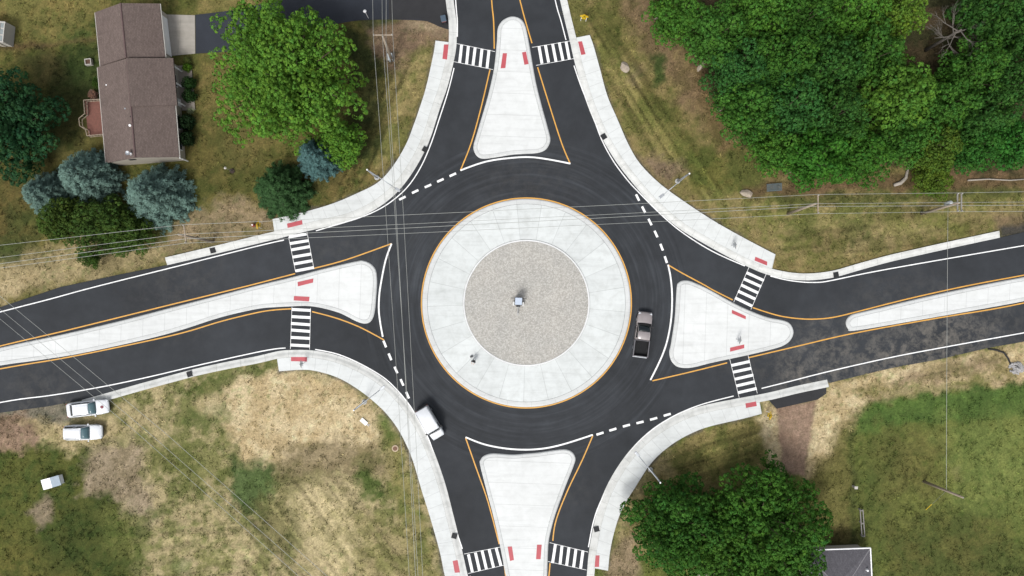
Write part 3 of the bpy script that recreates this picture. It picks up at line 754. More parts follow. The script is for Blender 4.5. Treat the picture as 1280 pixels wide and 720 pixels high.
 ([(210, 560), (280, 545), (285, 600), (230, 610)], ((116, 114, 60), (96, 98, 48)), 9, 11, .8),
 ([(290, 575), (345, 578), (345, 610), (330, 645), (295, 630)], ((72, 94, 46), (66, 82, 40)), 7, 8, .9),
 ([(340, 570), (420, 545), (470, 555), (500, 600), (440, 600), (350, 605)], ((124, 106, 76), (108, 96, 62)), 8, 9, .75),
 ([(320, 620), (360, 610), (375, 680), (345, 690), (318, 670)], ((120, 112, 66), (100, 98, 54)), 9, 9, .75),
 ([(360, 610), (440, 590), (460, 680), (440, 760), (390, 760)], ((188, 166, 122), (164, 146, 102)), 10, 9, .8),
 ([(445, 588), (480, 600), (478, 625), (452, 620)], ((92, 104, 48), (74, 88, 38)), 5, 6, .9),
 ([(470, 525), (500, 545), (530, 640), (555, 760), (520, 760), (495, 640)], ((128, 118, 64), (104, 106, 52)), 7, 7, .85),
 ([(475, 515), (490, 525), (495, 548), (480, 548)], ((92, 104, 48), (80, 92, 40)), 4, 5, .8),
 ([(440, 640), (520, 650), (540, 760), (450, 760)], ((156, 138, 92), (128, 118, 70)), 8, 9, .6),
 ([(215, 700), (235, 700), (235, 720), (218, 722)], ((70, 104, 48), (64, 92, 42)), 4, 4, .7),
 ([(160, 730), (230, 690), (330, 700), (400, 760), (160, 780)], ((160, 140, 104), (130, 120, 74)), 10, 10, .5),
]
def ground_colour(x, y):
    px = x * 10 + 640; py = 360 - y * 10
    w1 = (fbm(x / 1.6, y / 1.6, 1) - .5) * 2; w2 = (fbm(x / 1.6, y / 1.6, 9) - .5) * 2
    m1 = fbm(x / 2.2, y / 2.2, 21, 5, .62); m2 = fbm(x / .7, y / .7, 33, 3, .6)
    mixv = np.clip((m1 * .65 + m2 * .35 - .5) * 5.5 + .5, 0, 1)
    col = np.zeros(x.shape + (3,)) + a3((96, 96, 46))
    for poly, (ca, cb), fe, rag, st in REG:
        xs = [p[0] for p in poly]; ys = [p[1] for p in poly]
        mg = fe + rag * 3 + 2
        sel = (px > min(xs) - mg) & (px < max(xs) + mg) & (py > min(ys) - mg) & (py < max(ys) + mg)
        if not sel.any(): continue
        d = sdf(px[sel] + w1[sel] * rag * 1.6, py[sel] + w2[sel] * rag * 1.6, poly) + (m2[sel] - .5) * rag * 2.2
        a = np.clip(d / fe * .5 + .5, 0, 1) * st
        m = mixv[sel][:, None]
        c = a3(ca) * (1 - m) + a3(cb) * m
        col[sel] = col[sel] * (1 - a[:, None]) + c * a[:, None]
    # scattered weeds and bare spots in the rough ground
    wd = fbm(x / .55, y / .55, 55, 3, .6); wz = fbm(x / 5, y / 5, 61, 3)
    k = (np.clip((wd - .62) * 9, 0, 1) * np.clip((wz - .42) * 5, 0, 1) * .55)[..., None]
    col = col * (1 - k) + col * np.array([.52, .72, .5]) * k
    bs = (np.clip((fbm(x / .8, y / .8, 71, 3, .6) - .62) * 8, 0, 1) * .35)[..., None]
    col = col * (1 - bs) + np.minimum(col * 1.5, .5) * bs
    # soil left dark along the fresh concrete
    for pl, fw in EDGES:
        x0, x1 = pl[:, 0].min() - 1, pl[:, 0].max() + 1; y0, y1 = pl[:, 1].min() - 1, pl[:, 1].max() + 1
        sel = (x > x0) & (x < x1) & (y > y0) & (y < y1)
        if not sel.any(): continue
        sx_, sy_ = x[sel], y[sel]; d = np.full(sx_.shape, 9.0)
        for p, q_ in zip(pl[:-1], pl[1:]):
            e = q_ - p; t = np.clip(((sx_ - p[0]) * e[0] + (sy_ - p[1]) * e[1]) / (e @ e + 1e-9), 0, 1)
            d = np.minimum(d, np.hypot(sx_ - p[0] - t * e[0], sy_ - p[1] - t * e[1]))
        k = (np.clip((fw + (w1[sel]) * .25 - d) / .25, 0, 1) * np.clip(w2[sel] * 1.5 + .6, .0, .8))[:, None]
        col[sel] = col[sel] * (1 - k) + a3((98, 90, 80)) * k
    for poly, an, per, amp in STRIPES:
        d = sdf(px, py, poly); a = np.clip(d / 12, 0, 1) * amp
        c_, s_ = math.cos(R(an)), math.sin(R(an))
        u = x * c_ + y * s_; v_ = -x * s_ + y * c_
        st = fbm(u / 9 + 31, v_ / per, 91, 3, .6)
        f = 1 + (np.clip((st - .5) * 3.5, -1, 1) * a)
        col = col * f[..., None]
    g_ = col.mean(-1, keepdims=True)
    col = (col * .93 + g_ * .07) * np.array([1.05, 1.13, 1.18])
    return col
EDGES = [(np.array([(p.x, p.y) for p in o1[::3]]), .38) for o, o1, i1 in walks]
STRIPES = [([(830, 575), (900, 535), (955, 520), (955, 580), (880, 610), (800, 640)], 18, .4, .55),
           ([(300, 590), (420, 590), (480, 640), (540, 760), (300, 760)], -52, .5, .32),
           ([(200, 640), (330, 640), (330, 740), (180, 740)], 8, .6, .32),
           ([(720, 0), (800, 60), (860, 170), (930, 240), (880, 260), (780, 170), (740, 80)], -58, .45, .5),
           ([(930, 250), (1240, 240), (1240, 310), (1060, 330), (970, 320)], 6, .6, .36),
           ([(470, 90), (545, 50), (540, 100), (500, 190), (450, 240), (400, 260)], 65, .45, .42),
           ([(1040, 480), (1260, 438), (1260, 480), (1090, 505)], 10, .5, .22)]
xs = np.concatenate([[-900, -500, -250, -140, -100, -80], np.arange(-70, 70.01, .22), [80, 100, 140, 250, 500, 900]])
ys = np.concatenate([[-900, -500, -250, -120, -70, -50], np.arange(-42, 42.01, .22), [50, 70, 120, 250, 500, 900]])
GX, GY = np.meshgrid(xs, ys, indexing='ij')
gcol = ground_colour(GX, GY)
bump = (fbm(GX / 3, GY / 3, 5, 4) - .5) * .07
GZ = -.07 + bump
nx, ny = GX.shape
gm = bpy.data.meshes.new('ground')
idx = np.arange(nx * ny).reshape(nx, ny)
q = np.stack([idx[:-1, :-1], idx[1:, :-1], idx[1:, 1:], idx[:-1, 1:]], -1).reshape(-1, 4)
def fast_mesh(me, verts, quads, k=4):
    me.vertices.add(len(verts)); me.vertices.foreach_set('co', np.ascontiguousarray(verts, dtype=np.float32).ravel())
    me.loops.add(len(quads) * k); me.loops.foreach_set('vertex_index', np.ascontiguousarray(quads, dtype=np.int32).ravel())
    me.polygons.add(len(quads))
    me.polygons.foreach_set('loop_start', np.arange(0, len(quads) * k, k, dtype=np.int32))
    me.polygons.foreach_set('loop_total', np.full(len(quads), k, dtype=np.int32))
    me.update(calc_edges=True); me.validate()
def set_col(me, cols):
    ca = me.color_attributes.new('Col', 'FLOAT_COLOR', 'POINT')
    ca.data.foreach_set('color', np.ascontiguousarray(np.concatenate([cols, np.ones((len(cols), 1))], 1), dtype=np.float32).ravel())
fast_mesh(gm, np.stack([GX, GY, GZ], -1).reshape(-1, 3), q)
set_col(gm, gcol.reshape(-1, 3))
gm.polygons.foreach_set('use_smooth', [True] * len(gm.polygons))
tag(link('ground', gm, None, ground_mat()), kind='structure')

# grass: short blades in uneven tufts over every patch that is not paved
paved = [[(p.x, p.y) for p in road_poly]]
for o, o1, i1 in walks: paved.append([(p.x, p.y) for p in o1] + [(p.x, p.y) for p in i1[::-1]])
for pl in ([(203, 8), (560, -10), (562, 40), (430, 30), (310, 64), (206, 72)], [(958, 495), (1036, 478), (1024, 500), (1010, 560), (1006, 598), (978, 590), (970, 511)], [(122, 5), (235, 5), (240, 205), (104, 210), (100, 120), (122, 110)]):
    paved.append([P(*p) for p in pl])
rs = np.random.RandomState(11)
nT = 46000
tx = rs.uniform(-68, 68, nT); ty = rs.uniform(-39, 39, nT)
den = fbm(tx / 1.3, ty / 1.3, 81, 4)
ok = den > rs.uniform(.34, .58, nT)
for pl in paved: ok &= ~inside(tx, ty, pl)
for c, (kb, side, w) in ((nw, kerbs['nw']), (ne, kerbs['ne']), (se, kerbs['se']), (sw, kerbs['sw'])):
    for p in c[::3]: ok &= np.hypot(tx - p.x, ty - p.y) > w + .35
tx, ty = tx[ok], ty[ok]
tc = ground_colour(tx, ty)
nT = len(tx); K = 6
straw = np.clip((tc[:, 0] - .2) / .15, 0, 1)
size = rs.uniform(.14, .38, nT) * (1 - .35 * straw)
ang = rs.uniform(0, 2 * np.pi, (nT, K)); rad = size[:, None] * rs.uniform(.2, 1, (nT, K))
bxp = tx[:, None] + np.cos(ang) * rad * .5; byp = ty[:, None] + np.sin(ang) * rad * .5
ht = size[:, None] * rs.uniform(.3, .8, (nT, K)); wd = .035 + .03 * rs.rand(nT, K)
tang = ang + rs.uniform(-.6, .6, (nT, K))
v0 = np.stack([bxp - np.sin(tang) * wd, byp + np.cos(tang) * wd, np.full_like(bxp, -.06)], -1)
v1 = np.stack([bxp + np.sin(tang) * wd, byp - np.cos(tang) * wd, np.full_like(bxp, -.06)], -1)
v2 = np.stack([bxp + np.cos(tang) * rad, byp + np.sin(tang) * rad, -.05 + ht], -1)
vv = np.stack([v0, v1, v2], 2).reshape(-1, 3)
ff = np.arange(len(vv)).reshape(-1, 3)
cc = np.clip(tc[:, None, :] * rs.uniform(.75, 1.2, (nT, K, 1)) * np.exp(rs.normal(0, .26, (nT, 1, 1))) * np.array([1, 1.03, .95]), 0, .55)
gme = bpy.data.meshes.new('grass'); fast_mesh(gme, vv, ff, 3); set_col(gme, np.repeat(cc.reshape(-1, 3), 3, 0))
tag(link('grass', gme, None, M_TUFT), 'short dry and green grass tufts over the verges and lawns', None, None, 'stuff')
# ------------------------------------------------------------------ trees
def unit(v): return v / np.maximum(np.linalg.norm(v, axis=-1, keepdims=True), 1e-9)
def leaves(cent, nrm, size, tint, rs, aspect=.62, jitter=.55, along=None):
    """one quad per leaf spray: centre, facing, size, colour"""
    n = unit(nrm + rs.normal(0, jitter, nrm.shape))
    a = rs.normal(0, 1, nrm.shape) if along is None else along + rs.normal(0, .25, nrm.shape)
    u = unit(np.cross(n, np.cross(a, n)) + 1e-6); w = np.cross(n, u)
    s = size[:, None]
    k = aspect
    # kite-shaped leaf spray, a little folded
    p0 = cent - u * s * .5; p1 = cent + w * s * .5 * k + n * s * .06; p2 = cent + u * s * .5 - n * s * .1; p3 = cent - w * s * .5 * k + n * s * .06
    v = np.stack([p0, p1, p2, p3], 1).reshape(-1, 3)
    return v, np.repeat(tint, 4, 0)
def fib(n, rs, lo=-.35):
    i = np.arange(n) + .5
    z = 1 - i / n * (1 - lo); ph = i * 2.39996 + rs.uniform(0, 6.28)
    r = np.sqrt(np.maximum(0, 1 - z * z))
    return np.stack([r * np.cos(ph), r * np.sin(ph), z], 1)
def broad_crown(name, seed, Rr, z0, z1, n_lobes, lobe_r, clump_r, n_clump, n_leaf, leaf, ragged=.25, hue=.1, stretch=1.0, zvar=.22):
    rs = np.random.RandomState(seed)
    V = []; Cc = []
    zc = z0 + (z1 - z0) * .35
    base = fib(n_lobes, rs, -.25)
    lobes = []
    for d in base:
        k = rs.uniform(1 - ragged, 1.05)
        hv = (1 - lobe_r / Rr)
        p = np.array([d[0] * Rr * hv * k, d[1] * Rr * hv * k, zc + d[2] * (z1 - zc - lobe_r * .7) * (1 - zvar * rs.rand())])
        p[:2] += rs.normal(0, .06 * Rr, 2); p[2] -= rs.rand() ** 2 * zvar * (z1 - z0) * .8
        lobes.append((p, lobe_r * rs.uniform(.6, 1.25), d))
    for p, r, d0 in lobes:
        lt = 1 + rs.uniform(-.12, .12)
        dirs = fib(max(8, int(n_clump * (r / lobe_r) ** 2)), rs, -.35)
        dirs = unit(dirs + rs.normal(0, .14, dirs.shape))
        off = dirs * r * np.array([1, 1, .8]) * rs.uniform(.78, 1.12, (len(dirs), 1))
        if stretch != 1.0:
            rad = np.array([d0[0], d0[1], 0.0]); rad = rad / max(np.linalg.norm(rad), 1e-6)
            al = off @ rad
            off = off + np.outer(al, rad) * (stretch - 1)
            off[:, 2] -= np.maximum(al, 0) * .3
        cpos = p + off
        cr_ = clump_r * rs.uniform(.55, 1.35, len(dirs))
        ct = lt * (1 + rs.uniform(-.14, .18, len(dirs)))
        warm = rs.normal(0, hue, len(dirs))
        n = n_leaf
        ld = unit(rs.normal(0, 1, (len(dirs), n, 3)) + dirs[:, None, :] * .8 + np.array([0, 0, .45]))
        lp = cpos[:, None, :] + ld * cr_[:, None, None] * rs.uniform(.86, 1.03, (len(dirs), n, 1))
        tint = ct[:, None, None] * np.stack([1 + warm * 1.0, 1 + warm * .25, 1 - warm * .5], -1)[:, None, :] * rs.uniform(.86, 1.18, (len(dirs), n, 1))
        v, c = leaves(lp.reshape(-1, 3), ld.reshape(-1, 3), leaf * rs.uniform(.7, 1.35, len(dirs) * n), tint.reshape(-1, 3), rs, .8, .22)
        V.append(v); Cc.append(c)
    # sparser leaves deeper in the crown
    m = n_lobes * 70
    d = unit(rs.normal(0, 1, (m, 3))); r = rs.uniform(.15, .8, (m, 1)) ** .7
    lp = np.array([0, 0, zc - .4]) + d * r * np.array([Rr * .75, Rr * .75, (z1 - zc) * .5]); lp[:, 2] = np.maximum(lp[:, 2], z0)
    v, c = leaves(lp, d + np.array([0, 0, .5]), leaf * 1.8 * rs.uniform(.8, 1.4, m), np.full((m, 3), .95) * rs.uniform(.8, 1.1, (m, 1)), rs)
    V.append(v); Cc.append(c)
    v = np.concatenate(V); c = np.concatenate(Cc)
    me = bpy.data.meshes.new(name)
    fast_mesh(me, v, np.arange(len(v)).reshape(-1, 4)); set_col(me, c); me.materials.append(M_LEAF)
    bm = B()
    hz = z0 + (z1 - z0) * .25
    tr = Rr * .045 + .06
    tube(bm, [(0, 0, -.2), (.05, 0, .3), (0.02, .05, hz * .6), (-.05, .05, hz)], [tr * 1.5, tr, tr * .85, tr * .6], 10)
    for p, r, d0 in lobes:
        s = Vector((0, .03, hz * rs.uniform(.55, .98))); e = Vector(p)
        mid = s.lerp(e, .5) + Vector((0, 0, -.2 * (e - s).length * .3))
        tube(bm, [s, mid, e], [tr * .34, tr * .22, tr * .07], 6)
    tm = bpy.data.meshes.new('trunk'); bmesh.ops.recalc_face_normals(bm, faces=bm.faces); bm.to_mesh(tm); bm.free(); tm.materials.append(M_BARK)
    return me, tm, Rr, z1
def spruce_crown(name, seed, Rr, z1, whorl=.42, nb=11, n_leaf=46, tuft=.34, needle=.2, droop=.22, power=.75):
    rs = np.random.RandomState(seed)
    V = []; Cc = []; limbs = []
    z = .35
    while z < z1 - .15:
        t = (z - .35) / (z1 - .35)
        L = Rr * (1 - t) ** power * rs.uniform(.9, 1.06)
        n = max(4, int(nb * (.45 + .55 * (1 - t))))
        a0 = rs.uniform(0, 6.28)
        for k in range(n):
            a = a0 + 2 * np.pi * k / n + rs.normal(0, .12); l = L * rs.uniform(.88, 1.05)
            d = np.array([np.cos(a), np.sin(a), 0]); s = np.array([-np.sin(a), np.cos(a), 0])
            zz = z + rs.normal(0, .08)
            limbs.append((np.array([0, 0, zz]), np.array([d[0] * l * .9, d[1] * l * .9, zz - droop * l * .6])))
            bt = 1 + rs.uniform(-.14, .16)
            m = max(2, int(l / (tuft * .95)))
            for j in range(m):
                f = (j + .8) / m
                if f < .3 and l > 1.2: continue
                wing = (1 - f) * .42 * l
                for sd in ((0,) if wing < tuft * .6 else (-1, 0, 1)):
                    p = d * l * f + s * sd * wing * rs.uniform(.6, 1.0) + np.array([0, 0, zz - droop * l * f * f + rs.normal(0, .05)])
                    cr_ = tuft * rs.uniform(.7, 1.2) * (.85 if sd else 1.0)
                    ax = unit(d + s * sd * .7 + np.array([0, 0, .25]))
                    ld = unit(rs.normal(0, 1, (n_leaf, 3)) + ax * .7 + np.array([0, 0, .6]))
                    lp = p + ld * cr_ * rs.uniform(.35, 1.05, (n_leaf, 1)) * np.array([1, 1, .75])
                    tint = np.ones((n_leaf, 3)) * bt * rs.uniform(.75, 1.25, (n_leaf, 1)) * (1 + rs.uniform(-.08, .1))
                    v, c = leaves(lp, ld + np.array([0, 0, .8]), needle * rs.uniform(.7, 1.4, n_leaf), tint, rs, .34, .45, along=ld)
                    V.append(v); Cc.append(c)
        z += whorl * rs.uniform(.85, 1.15)
    ld = unit(rs.normal(0, 1, (60, 3)) + np.array([0, 0, .8])); lp = np.array([0, 0, z1 - .2]) + ld * .25
    v, c = leaves(lp, ld, needle * np.ones(60), np.ones((60, 3)) * 1.1, rs, .34, .4, along=ld); V.append(v); Cc.append(c)
    v = np.concatenate(V); c = np.concatenate(Cc)
    me = bpy.data.meshes.new(name); fast_mesh(me, v, np.arange(len(v)).reshape(-1, 4)); set_col(me, c); me.materials.append(M_NEEDLE)
    bm = B(); tube(bm, [(0, 0, -.2), (0, 0, z1 * .5), (0, 0, z1 - .2)], [.2, .12, .03], 8)
    for a, b in limbs: tube(bm, [a, b], [.045, .012], 4, False)
    tm = bpy.data.meshes.new('trunk'); bmesh.ops.recalc_face_normals(bm, faces=bm.faces); bm.to_mesh(tm); bm.free(); tm.materials.append(M_BARK)
    return me, tm, Rr, z1
def tree(kind, label, cat, px, py, rpx, h, src, col, rz=None, group=None, squash=1.0, hm=.6, name='tree'):
    me, tm, Rr, z1 = src
    x, y = P(px, py, hm * h)
    rad = rpx / 10 * (1 - hm * h / H)
    t = thing(name, label, cat, (x, y, -.05), random.uniform(0, 6.28) if rz is None else rz, group)
    t.scale = (rad / Rr, rad / Rr * squash, h / z1)
    o = link('crown', me, t); o.color = tuple(col) + (1,)
    k = link('trunk', tm, t)
    return t
def lc(r, gr, b, k=1.0):       # leaf albedo
    c = A(r, gr, b, .98)
    return np.array(c[:3]) * k * (np.array([.87, .68, .50]) if gr > b * 1.25 else np.array([.85, .85, .82]))
BC = [broad_crown('crown', sd, 5.0, 1.8, 12, nl, lr, cl, nc, 17, lf, rg, zvar=zv) for sd, nl, lr, cl, nc, lf, rg, zv in
      ((1, 30, 1.02, .34, 24, .25, .34, .34), (2, 38, .88, .31, 20, .23, .42, .4), (3, 24, 1.2, .38, 28, .27, .30, .3), (4, 46, .78, .29, 18, .22, .46, .42))]
MAPLE = broad_crown('crown', 9, 8.0, 2.2, 15, 125, .84, .27, 30, 17, .205, .5, .10, 1.9, .34)
OAK = broad_crown('crown', 12, 6.5, 1.8, 12, 50, 1.08, .34, 26, 18, .25, .34, .12, 1.0, .34)
BIG = broad_crown('crown', 15, 7.8, 1.8, 12.5, 78, 1.12, .34, 26, 19, .245, .3, .11, 1.0, .32)
SP = [spruce_crown('crown', 21, 3.6, 8.0), spruce_crown('crown', 22, 3.6, 8.0, .40, 12)]
PINE = spruce_crown('crown', 23, 3.4, 7.0, .42, 12, 44, .36, .22, .15, .6)

FG = 'trees of the wood in the upper right'
mid, dk, lt, yl, bl = lc(62, 116, 50), lc(54, 104, 50), lc(70, 126, 52), lc(88, 132, 54), lc(54, 110, 58)
FT = [  # px, py, r, h, variant, colour, label
 (846, 14, 40, 11, 1, lt, 'light green tree at the left corner of the wood, beside the upright grey slab'),
 (900, 38, 46, 12, 0, mid, 'mid green tree above the two leaning grey boulders at the edge of the wood'),
 (955, 8, 46, 13, 2, lt, 'light green tree on the top edge of the wood, second clump from the left corner'),
 (1012, 20, 46, 14, 0, mid, 'mid green tree on the top edge, left of the yellowish feathery tree'),
 (1068, 10, 44, 14, 3, lt, 'feathery yellow green tree on the top edge of the wood'),
 (1124, 14, 42, 13, 1, yl, 'bright green tree on the top edge directly left of the bare dead tree'),
 (1240, 2, 42, 14, 2, dk, 'dark tree on the top edge directly right of the bare dead tree'),
 (1285, 30, 46, 14, 0, dk, 'dark tree cut off by the upper right corner of the photo'),
 (930, 88, 46, 12, 1, bl, 'bluish green tree at the left edge of the wood, beside the slanting stone slabs'),
 (986, 72, 46, 14, 3, mid, 'mid green tree inside the wood, below the second clump of the top edge'),
 (1042, 84, 44, 14, 2, dk, 'dull dark green tree in the heart of the wood'),
 (1096, 66, 46, 14, 0, mid, 'mid green tree below and left of the bare dead tree'),
 (1226, 84, 42, 13, 3, mid, 'mid green tree below and right of the bare dead tree'),
 (1276, 98, 44, 13, 1, dk, 'dark tree at the right edge of the photo, below the corner tree'),
 (938, 138, 42, 11, 2, mid, 'mid green tree leaning out over the brown verge'),
 (992, 132, 46, 13, 0, bl, 'bluish rounded tree left of the bright broccoli-like crown'),
 (1050, 142, 42, 13, 3, dk, 'dull green tree between the bluish rounded tree and the bright broccoli-like crown'),
 (1128, 116, 50, 14, 2, lc(78, 130, 54), 'brightest broccoli-like rounded crown in the middle of the wood'),
 (1182, 128, 44, 12, 1, mid, 'mid green tree right of the bright broccoli-like crown'),
 (1234, 140, 40, 11, 0, dk, 'dark low tree in the right part of the wood, above the dirt bank'),
 (972, 184, 36, 9, 1, lt, 'low light green tree at the lower left tip of the wood'),
 (1024, 192, 46, 11, 0, lc(56, 116, 44), 'broad fresh green tree hanging over the grey slatted grate'),
 (1080, 190, 44, 10, 3, lc(58, 112, 44), 'fresh green tree above the brown bank, left of the pale hooked log'),
 (1132, 172, 36, 9, 2, mid, 'small mid green tree above the pale hooked log'),
 (1174, 182, 36, 9, 3, lc(72, 108, 44), 'olive green tree above the low shrub at the double crossarm pole'),
 (1222, 182, 36, 9, 1, lc(52, 110, 48), 'fresh green tree above the dirt bank in the right part of the wood'),
 (1272, 176, 38, 9, 2, lc(52, 116, 50), 'fresh green tree cut by the right edge, above the dirt bank'),
 (1170, 222, 30, 5, 0, lc(82, 118, 46), 'low olive green shrub-like tree reaching down to the double crossarm pole'),
]
for i, (px, py, r, h, v, c, lb) in enumerate(FT):
    if (px, py) == (1170, 222):
        tree('broad', lb, 'tree', px, py, r, h, BC[v], c, None, FG, name='broadleaf_tree'); continue
    tree('broad', lb, 'tree', px, py, r * 1.06, h * random.uniform(.86, 1.1), BC[v], c * random.uniform(.88, 1.08), None, FG, name='broadleaf_tree')
# dead tree: bare limbs only
x, y = P(1190, 44, 6)
t = thing('dead_tree', 'bare grey dead tree in a gap of the wood near the top edge', 'tree', (x, y, -.05))
bm = B(); rsd = random.Random(5)
tube(bm, [(0, 0, -.2), (.1, .1, 4), (.3, .2, 7.5)], [.22, .17, .09], 8)
finish('trunk', bm, M_DEADBARK, t, True)
bm = B()
def twig(p, d, l, r, lev):
    e = p + d * l; mm = p.lerp(e, .5) + Vector((rsd.uniform(-1, 1), rsd.uniform(-1, 1), rsd.uniform(-1, 1))) * l * .08
    tube(bm, [p, mm, e], [r, r * .75, r * .45], 5)
    if lev:
        for k in range(rsd.randint(2, 4)):
            dd = (d + Vector((rsd.uniform(-.7, .7), rsd.uniform(-.7, .7), rsd.uniform(-.3, .5)))).normalized()
            twig(p.lerp(e, rsd.uniform(.35, 1)), dd, l * rsd.uniform(.5, .75), r * .5, lev - 1)
for k in range(11):
    a = k * 2.4; s = Vector((.1 + .02 * k, .1, 4 + k * .33))
    twig(s, Vector((math.cos(a), math.sin(a), rsd.uniform(.1, .7))).normalized(), rsd.uniform(1.6, 2.6), .07, 3)
finish('branches', bm, M_DEADBARK, t)

tree('m', 'big light green shade tree hanging over the asphalt driveway at the top', 'tree', 352, 86, 101, 15, MAPLE, lc(84, 138, 56), .6, name='shade_tree', squash=1.08)
tree('m', 'small light green tree at the lower right of the big shade tree', 'tree', 424, 176, 34, 8, BC[3], lc(82, 136, 54), name='broadleaf_tree')
tree('o', 'dark blue green rounded tree cut off by the left edge of the photo', 'tree', -8, 150, 74, 11, OAK, lc(38, 82, 56), name='broadleaf_tree')
blu = lc(102, 128, 120)
tree('s', 'leftmost pale blue spruce, lowest of the clump by the left lawn', 'tree', 56, 243, 35, 6.5, SP[0], blu, hm=.35, name='blue_spruce')
tree('s', 'middle pale blue spruce, touching the brown house gable corner', 'tree', 108, 220, 43, 8, SP[1], blu * .95, hm=.35, name='blue_spruce')
tree('s', 'widest pale blue spruce, just below the brown house gable', 'tree', 192, 245, 47, 8, SP[0], blu * 1.0, 2.2, hm=.35, name='blue_spruce')
tree('o', 'dark green leafy tree between the pale blue spruces and the wires', 'tree', 122, 278, 50, 8, BC[1], lc(56, 88, 40), name='broadleaf_tree', squash=.8, rz=.2)
tree('o', 'smaller olive green tree left of the wires, below the leftmost blue spruce', 'tree', 74, 276, 34, 7, BC[2], lc(62, 92, 42), name='broadleaf_tree')
tree('o', 'olive green tree overlapped by the widest pale blue spruce, just above the wires', 'tree', 156, 290, 36, 6, BC[3], lc(60, 92, 42), name='broadleaf_tree')
tree('o', 'thin green sapling reaching toward the road edge below the wires on the left', 'tree', 109, 322, 15, 5, BC[3], lc(62, 98, 46), name='sapling')
tree('s', 'dark blue spruce squeezed under the big shade tree', 'tree', 394, 196, 32, 8, SP[1], lc(80, 112, 112), hm=.4, name='blue_spruce')
tree('s', 'dense dark green conifer overhanging the end of the pavement', 'tree', 350, 237, 39, 6.5, PINE, lc(52, 92, 60), hm=.4, name='conifer')
tree('o', 'broad dark green tree at the bottom, nearest the pavement and the lamp post', 'tree', 848, 662, 66, 10, OAK, lc(52, 102, 42), 1.1, name='broadleaf_tree')
tree('o', 'largest round bright green tree at the bottom, touching the grey hip roof', 'tree', 962, 661, 84, 11.5, BIG, lc(56, 106, 42), 2.0, name='broadleaf_tree')
tree('o', 'green tree cut by the bottom edge between the two broad bottom trees', 'tree', 905, 700, 62, 9, OAK, lc(60, 108, 44), name='broadleaf_tree')

tree('o', 'green tree at the bottom edge right against the grey hip roof', 'tree', 990, 706, 46, 9.5, BC[1], lc(56, 104, 42), name='broadleaf_tree')
# shrubs along the house front
def shrub(label, px, py, r, h, col, src=None, name='shrub'):
    return tree('b', label, 'shrub', px, py, r, h, src or SHRUB, col, name=name, group='shrubs along the house front')
SHRUB = broad_crown('crown', 31, 1.2, .1, 1.6, 12, .46, .16, 24, 14, .13, .2)
SPIKE = None
shrub('bright green round shrub by the concrete driveway corner', 233, 84, 6.5, 1.2, lc(74, 120, 40))
shrub('small pale shrub touching the concrete driveway', 233, 75, 5, 1.0, lc(96, 120, 74))
shrub('dark green shrub in the middle of the house front', 235, 103, 9.5, 1.7, lc(38, 74, 40))
shrub('dark green shrub just above the pale spiky plant', 235.5, 119, 9.5, 1.7, lc(36, 70, 38))
shrub('tall black green shrub just below the pale spiky plant', 231, 152, 12, 2.4, lc(28, 54, 34))
shrub('dark green shrub at the lower corner of the house front', 231.5, 173, 11, 2.4, lc(30, 56, 34))
shrub('dusty pink shrub at the upper corner of the red deck', 115, 118, 7, 1.1, lc(150, 118, 104))
shrub('green shrub against the back wall above the red deck', 121, 103, 8, 1.4, lc(56, 90, 40))
t = thing('spiky_plant', 'pale spiky plant in the bed before the house', 'plant', (*P(239, 138.5), -.05))
rs = np.random.RandomState(8)
n = 70; a = rs.uniform(0, 6.28, n); e = rs.uniform(.25, 1.3, n)
d = np.stack([np.cos(a) * np.cos(e), np.sin(a) * np.cos(e), np.sin(e)], 1)
L = rs.uniform(.55, .8, n)[:, None]; s = np.stack([-np.sin(a), np.cos(a), 0 * a], 1) * .035
v = np.stack([s, d * L * .6 + s * 1.2 + [0, 0, .05], d * L, d * L * .6 - s * 1.2 + [0, 0, .05]], 1)
v[:, 0] = -s; v = np.stack([-s, s, d * L * .6 + s, d * L + 0 * s], 1)
me = bpy.data.meshes.new('leaves'); fast_mesh(me, v.reshape(-1, 3), np.arange(n * 4).reshape(-1, 4)); set_col(me, np.ones((n * 4, 3)) * rs.uniform(.8, 1.2, (n, 1)).repeat(4, 0)); me.materials.append(M_NEEDLE)
link('leaves', me, t).color = (*lc(150, 160, 128), 1)
# ------------------------------------------------------------------ the brown roofed house
def shingles(name, col):
    m, nt, b = mat_base(name)
    co = coord(nt)
    br = N(nt, 'ShaderNodeTexBrick', Scale=1.0, offset=.5)
    br.inputs['Color1'].default_value = col; br.inputs['Color2'].default_value = tuple(c * .8 for c in col[:3]) + (1,)
    br.inputs['Mortar'].default_value = tuple(c * .62 for c in col[:3]) + (1,)
    br.inputs['Mortar Size'].default_value = .012; br.inputs['Brick Width'].default_value = .34; br.inputs['Row Height'].default_value = .16
    mp = N(nt, 'ShaderNodeMapping'); mp.inputs['Rotation'].default_value = (0, 0, R(85))
    nt.links.new(co, mp.inputs[0]); nt.links.new(mp.outputs[0], br.inputs['Vector'])
    c = mixc(nt, 1.0, br.outputs[0], ramp(nt, noise_(nt, co, 5, 4, .8), [(.25, g(.74)), (.75, g(1.25))]), 'MULTIPLY')
    c = mixc(nt, 1.0, c, ramp(nt, noise_(nt, co, .4, 4), [(.3, g(.92)), (.7, g(1.06))]), 'MULTIPLY')
    nt.links.new(c, b.inputs['Base Color']); b.inputs['Roughness'].default_value = .95; b.inputs['Specular IOR Level'].default_value = .1
    return m
M_ROOF = shingles('brown_shingles', A(124, 110, 104))
M_GROOF = shingles('grey_shingles', A(114, 112, 117))
M_SIDING = simple('cream_siding', A(196, 188, 174), .7, 0, .06)
M_TRIM = simple('pale_trim', A(200, 196, 188), .6, 0, .06)
M_DECK = simple('red_brown_deck_boards', A(128, 84, 72), .85, 0, .2, 5)
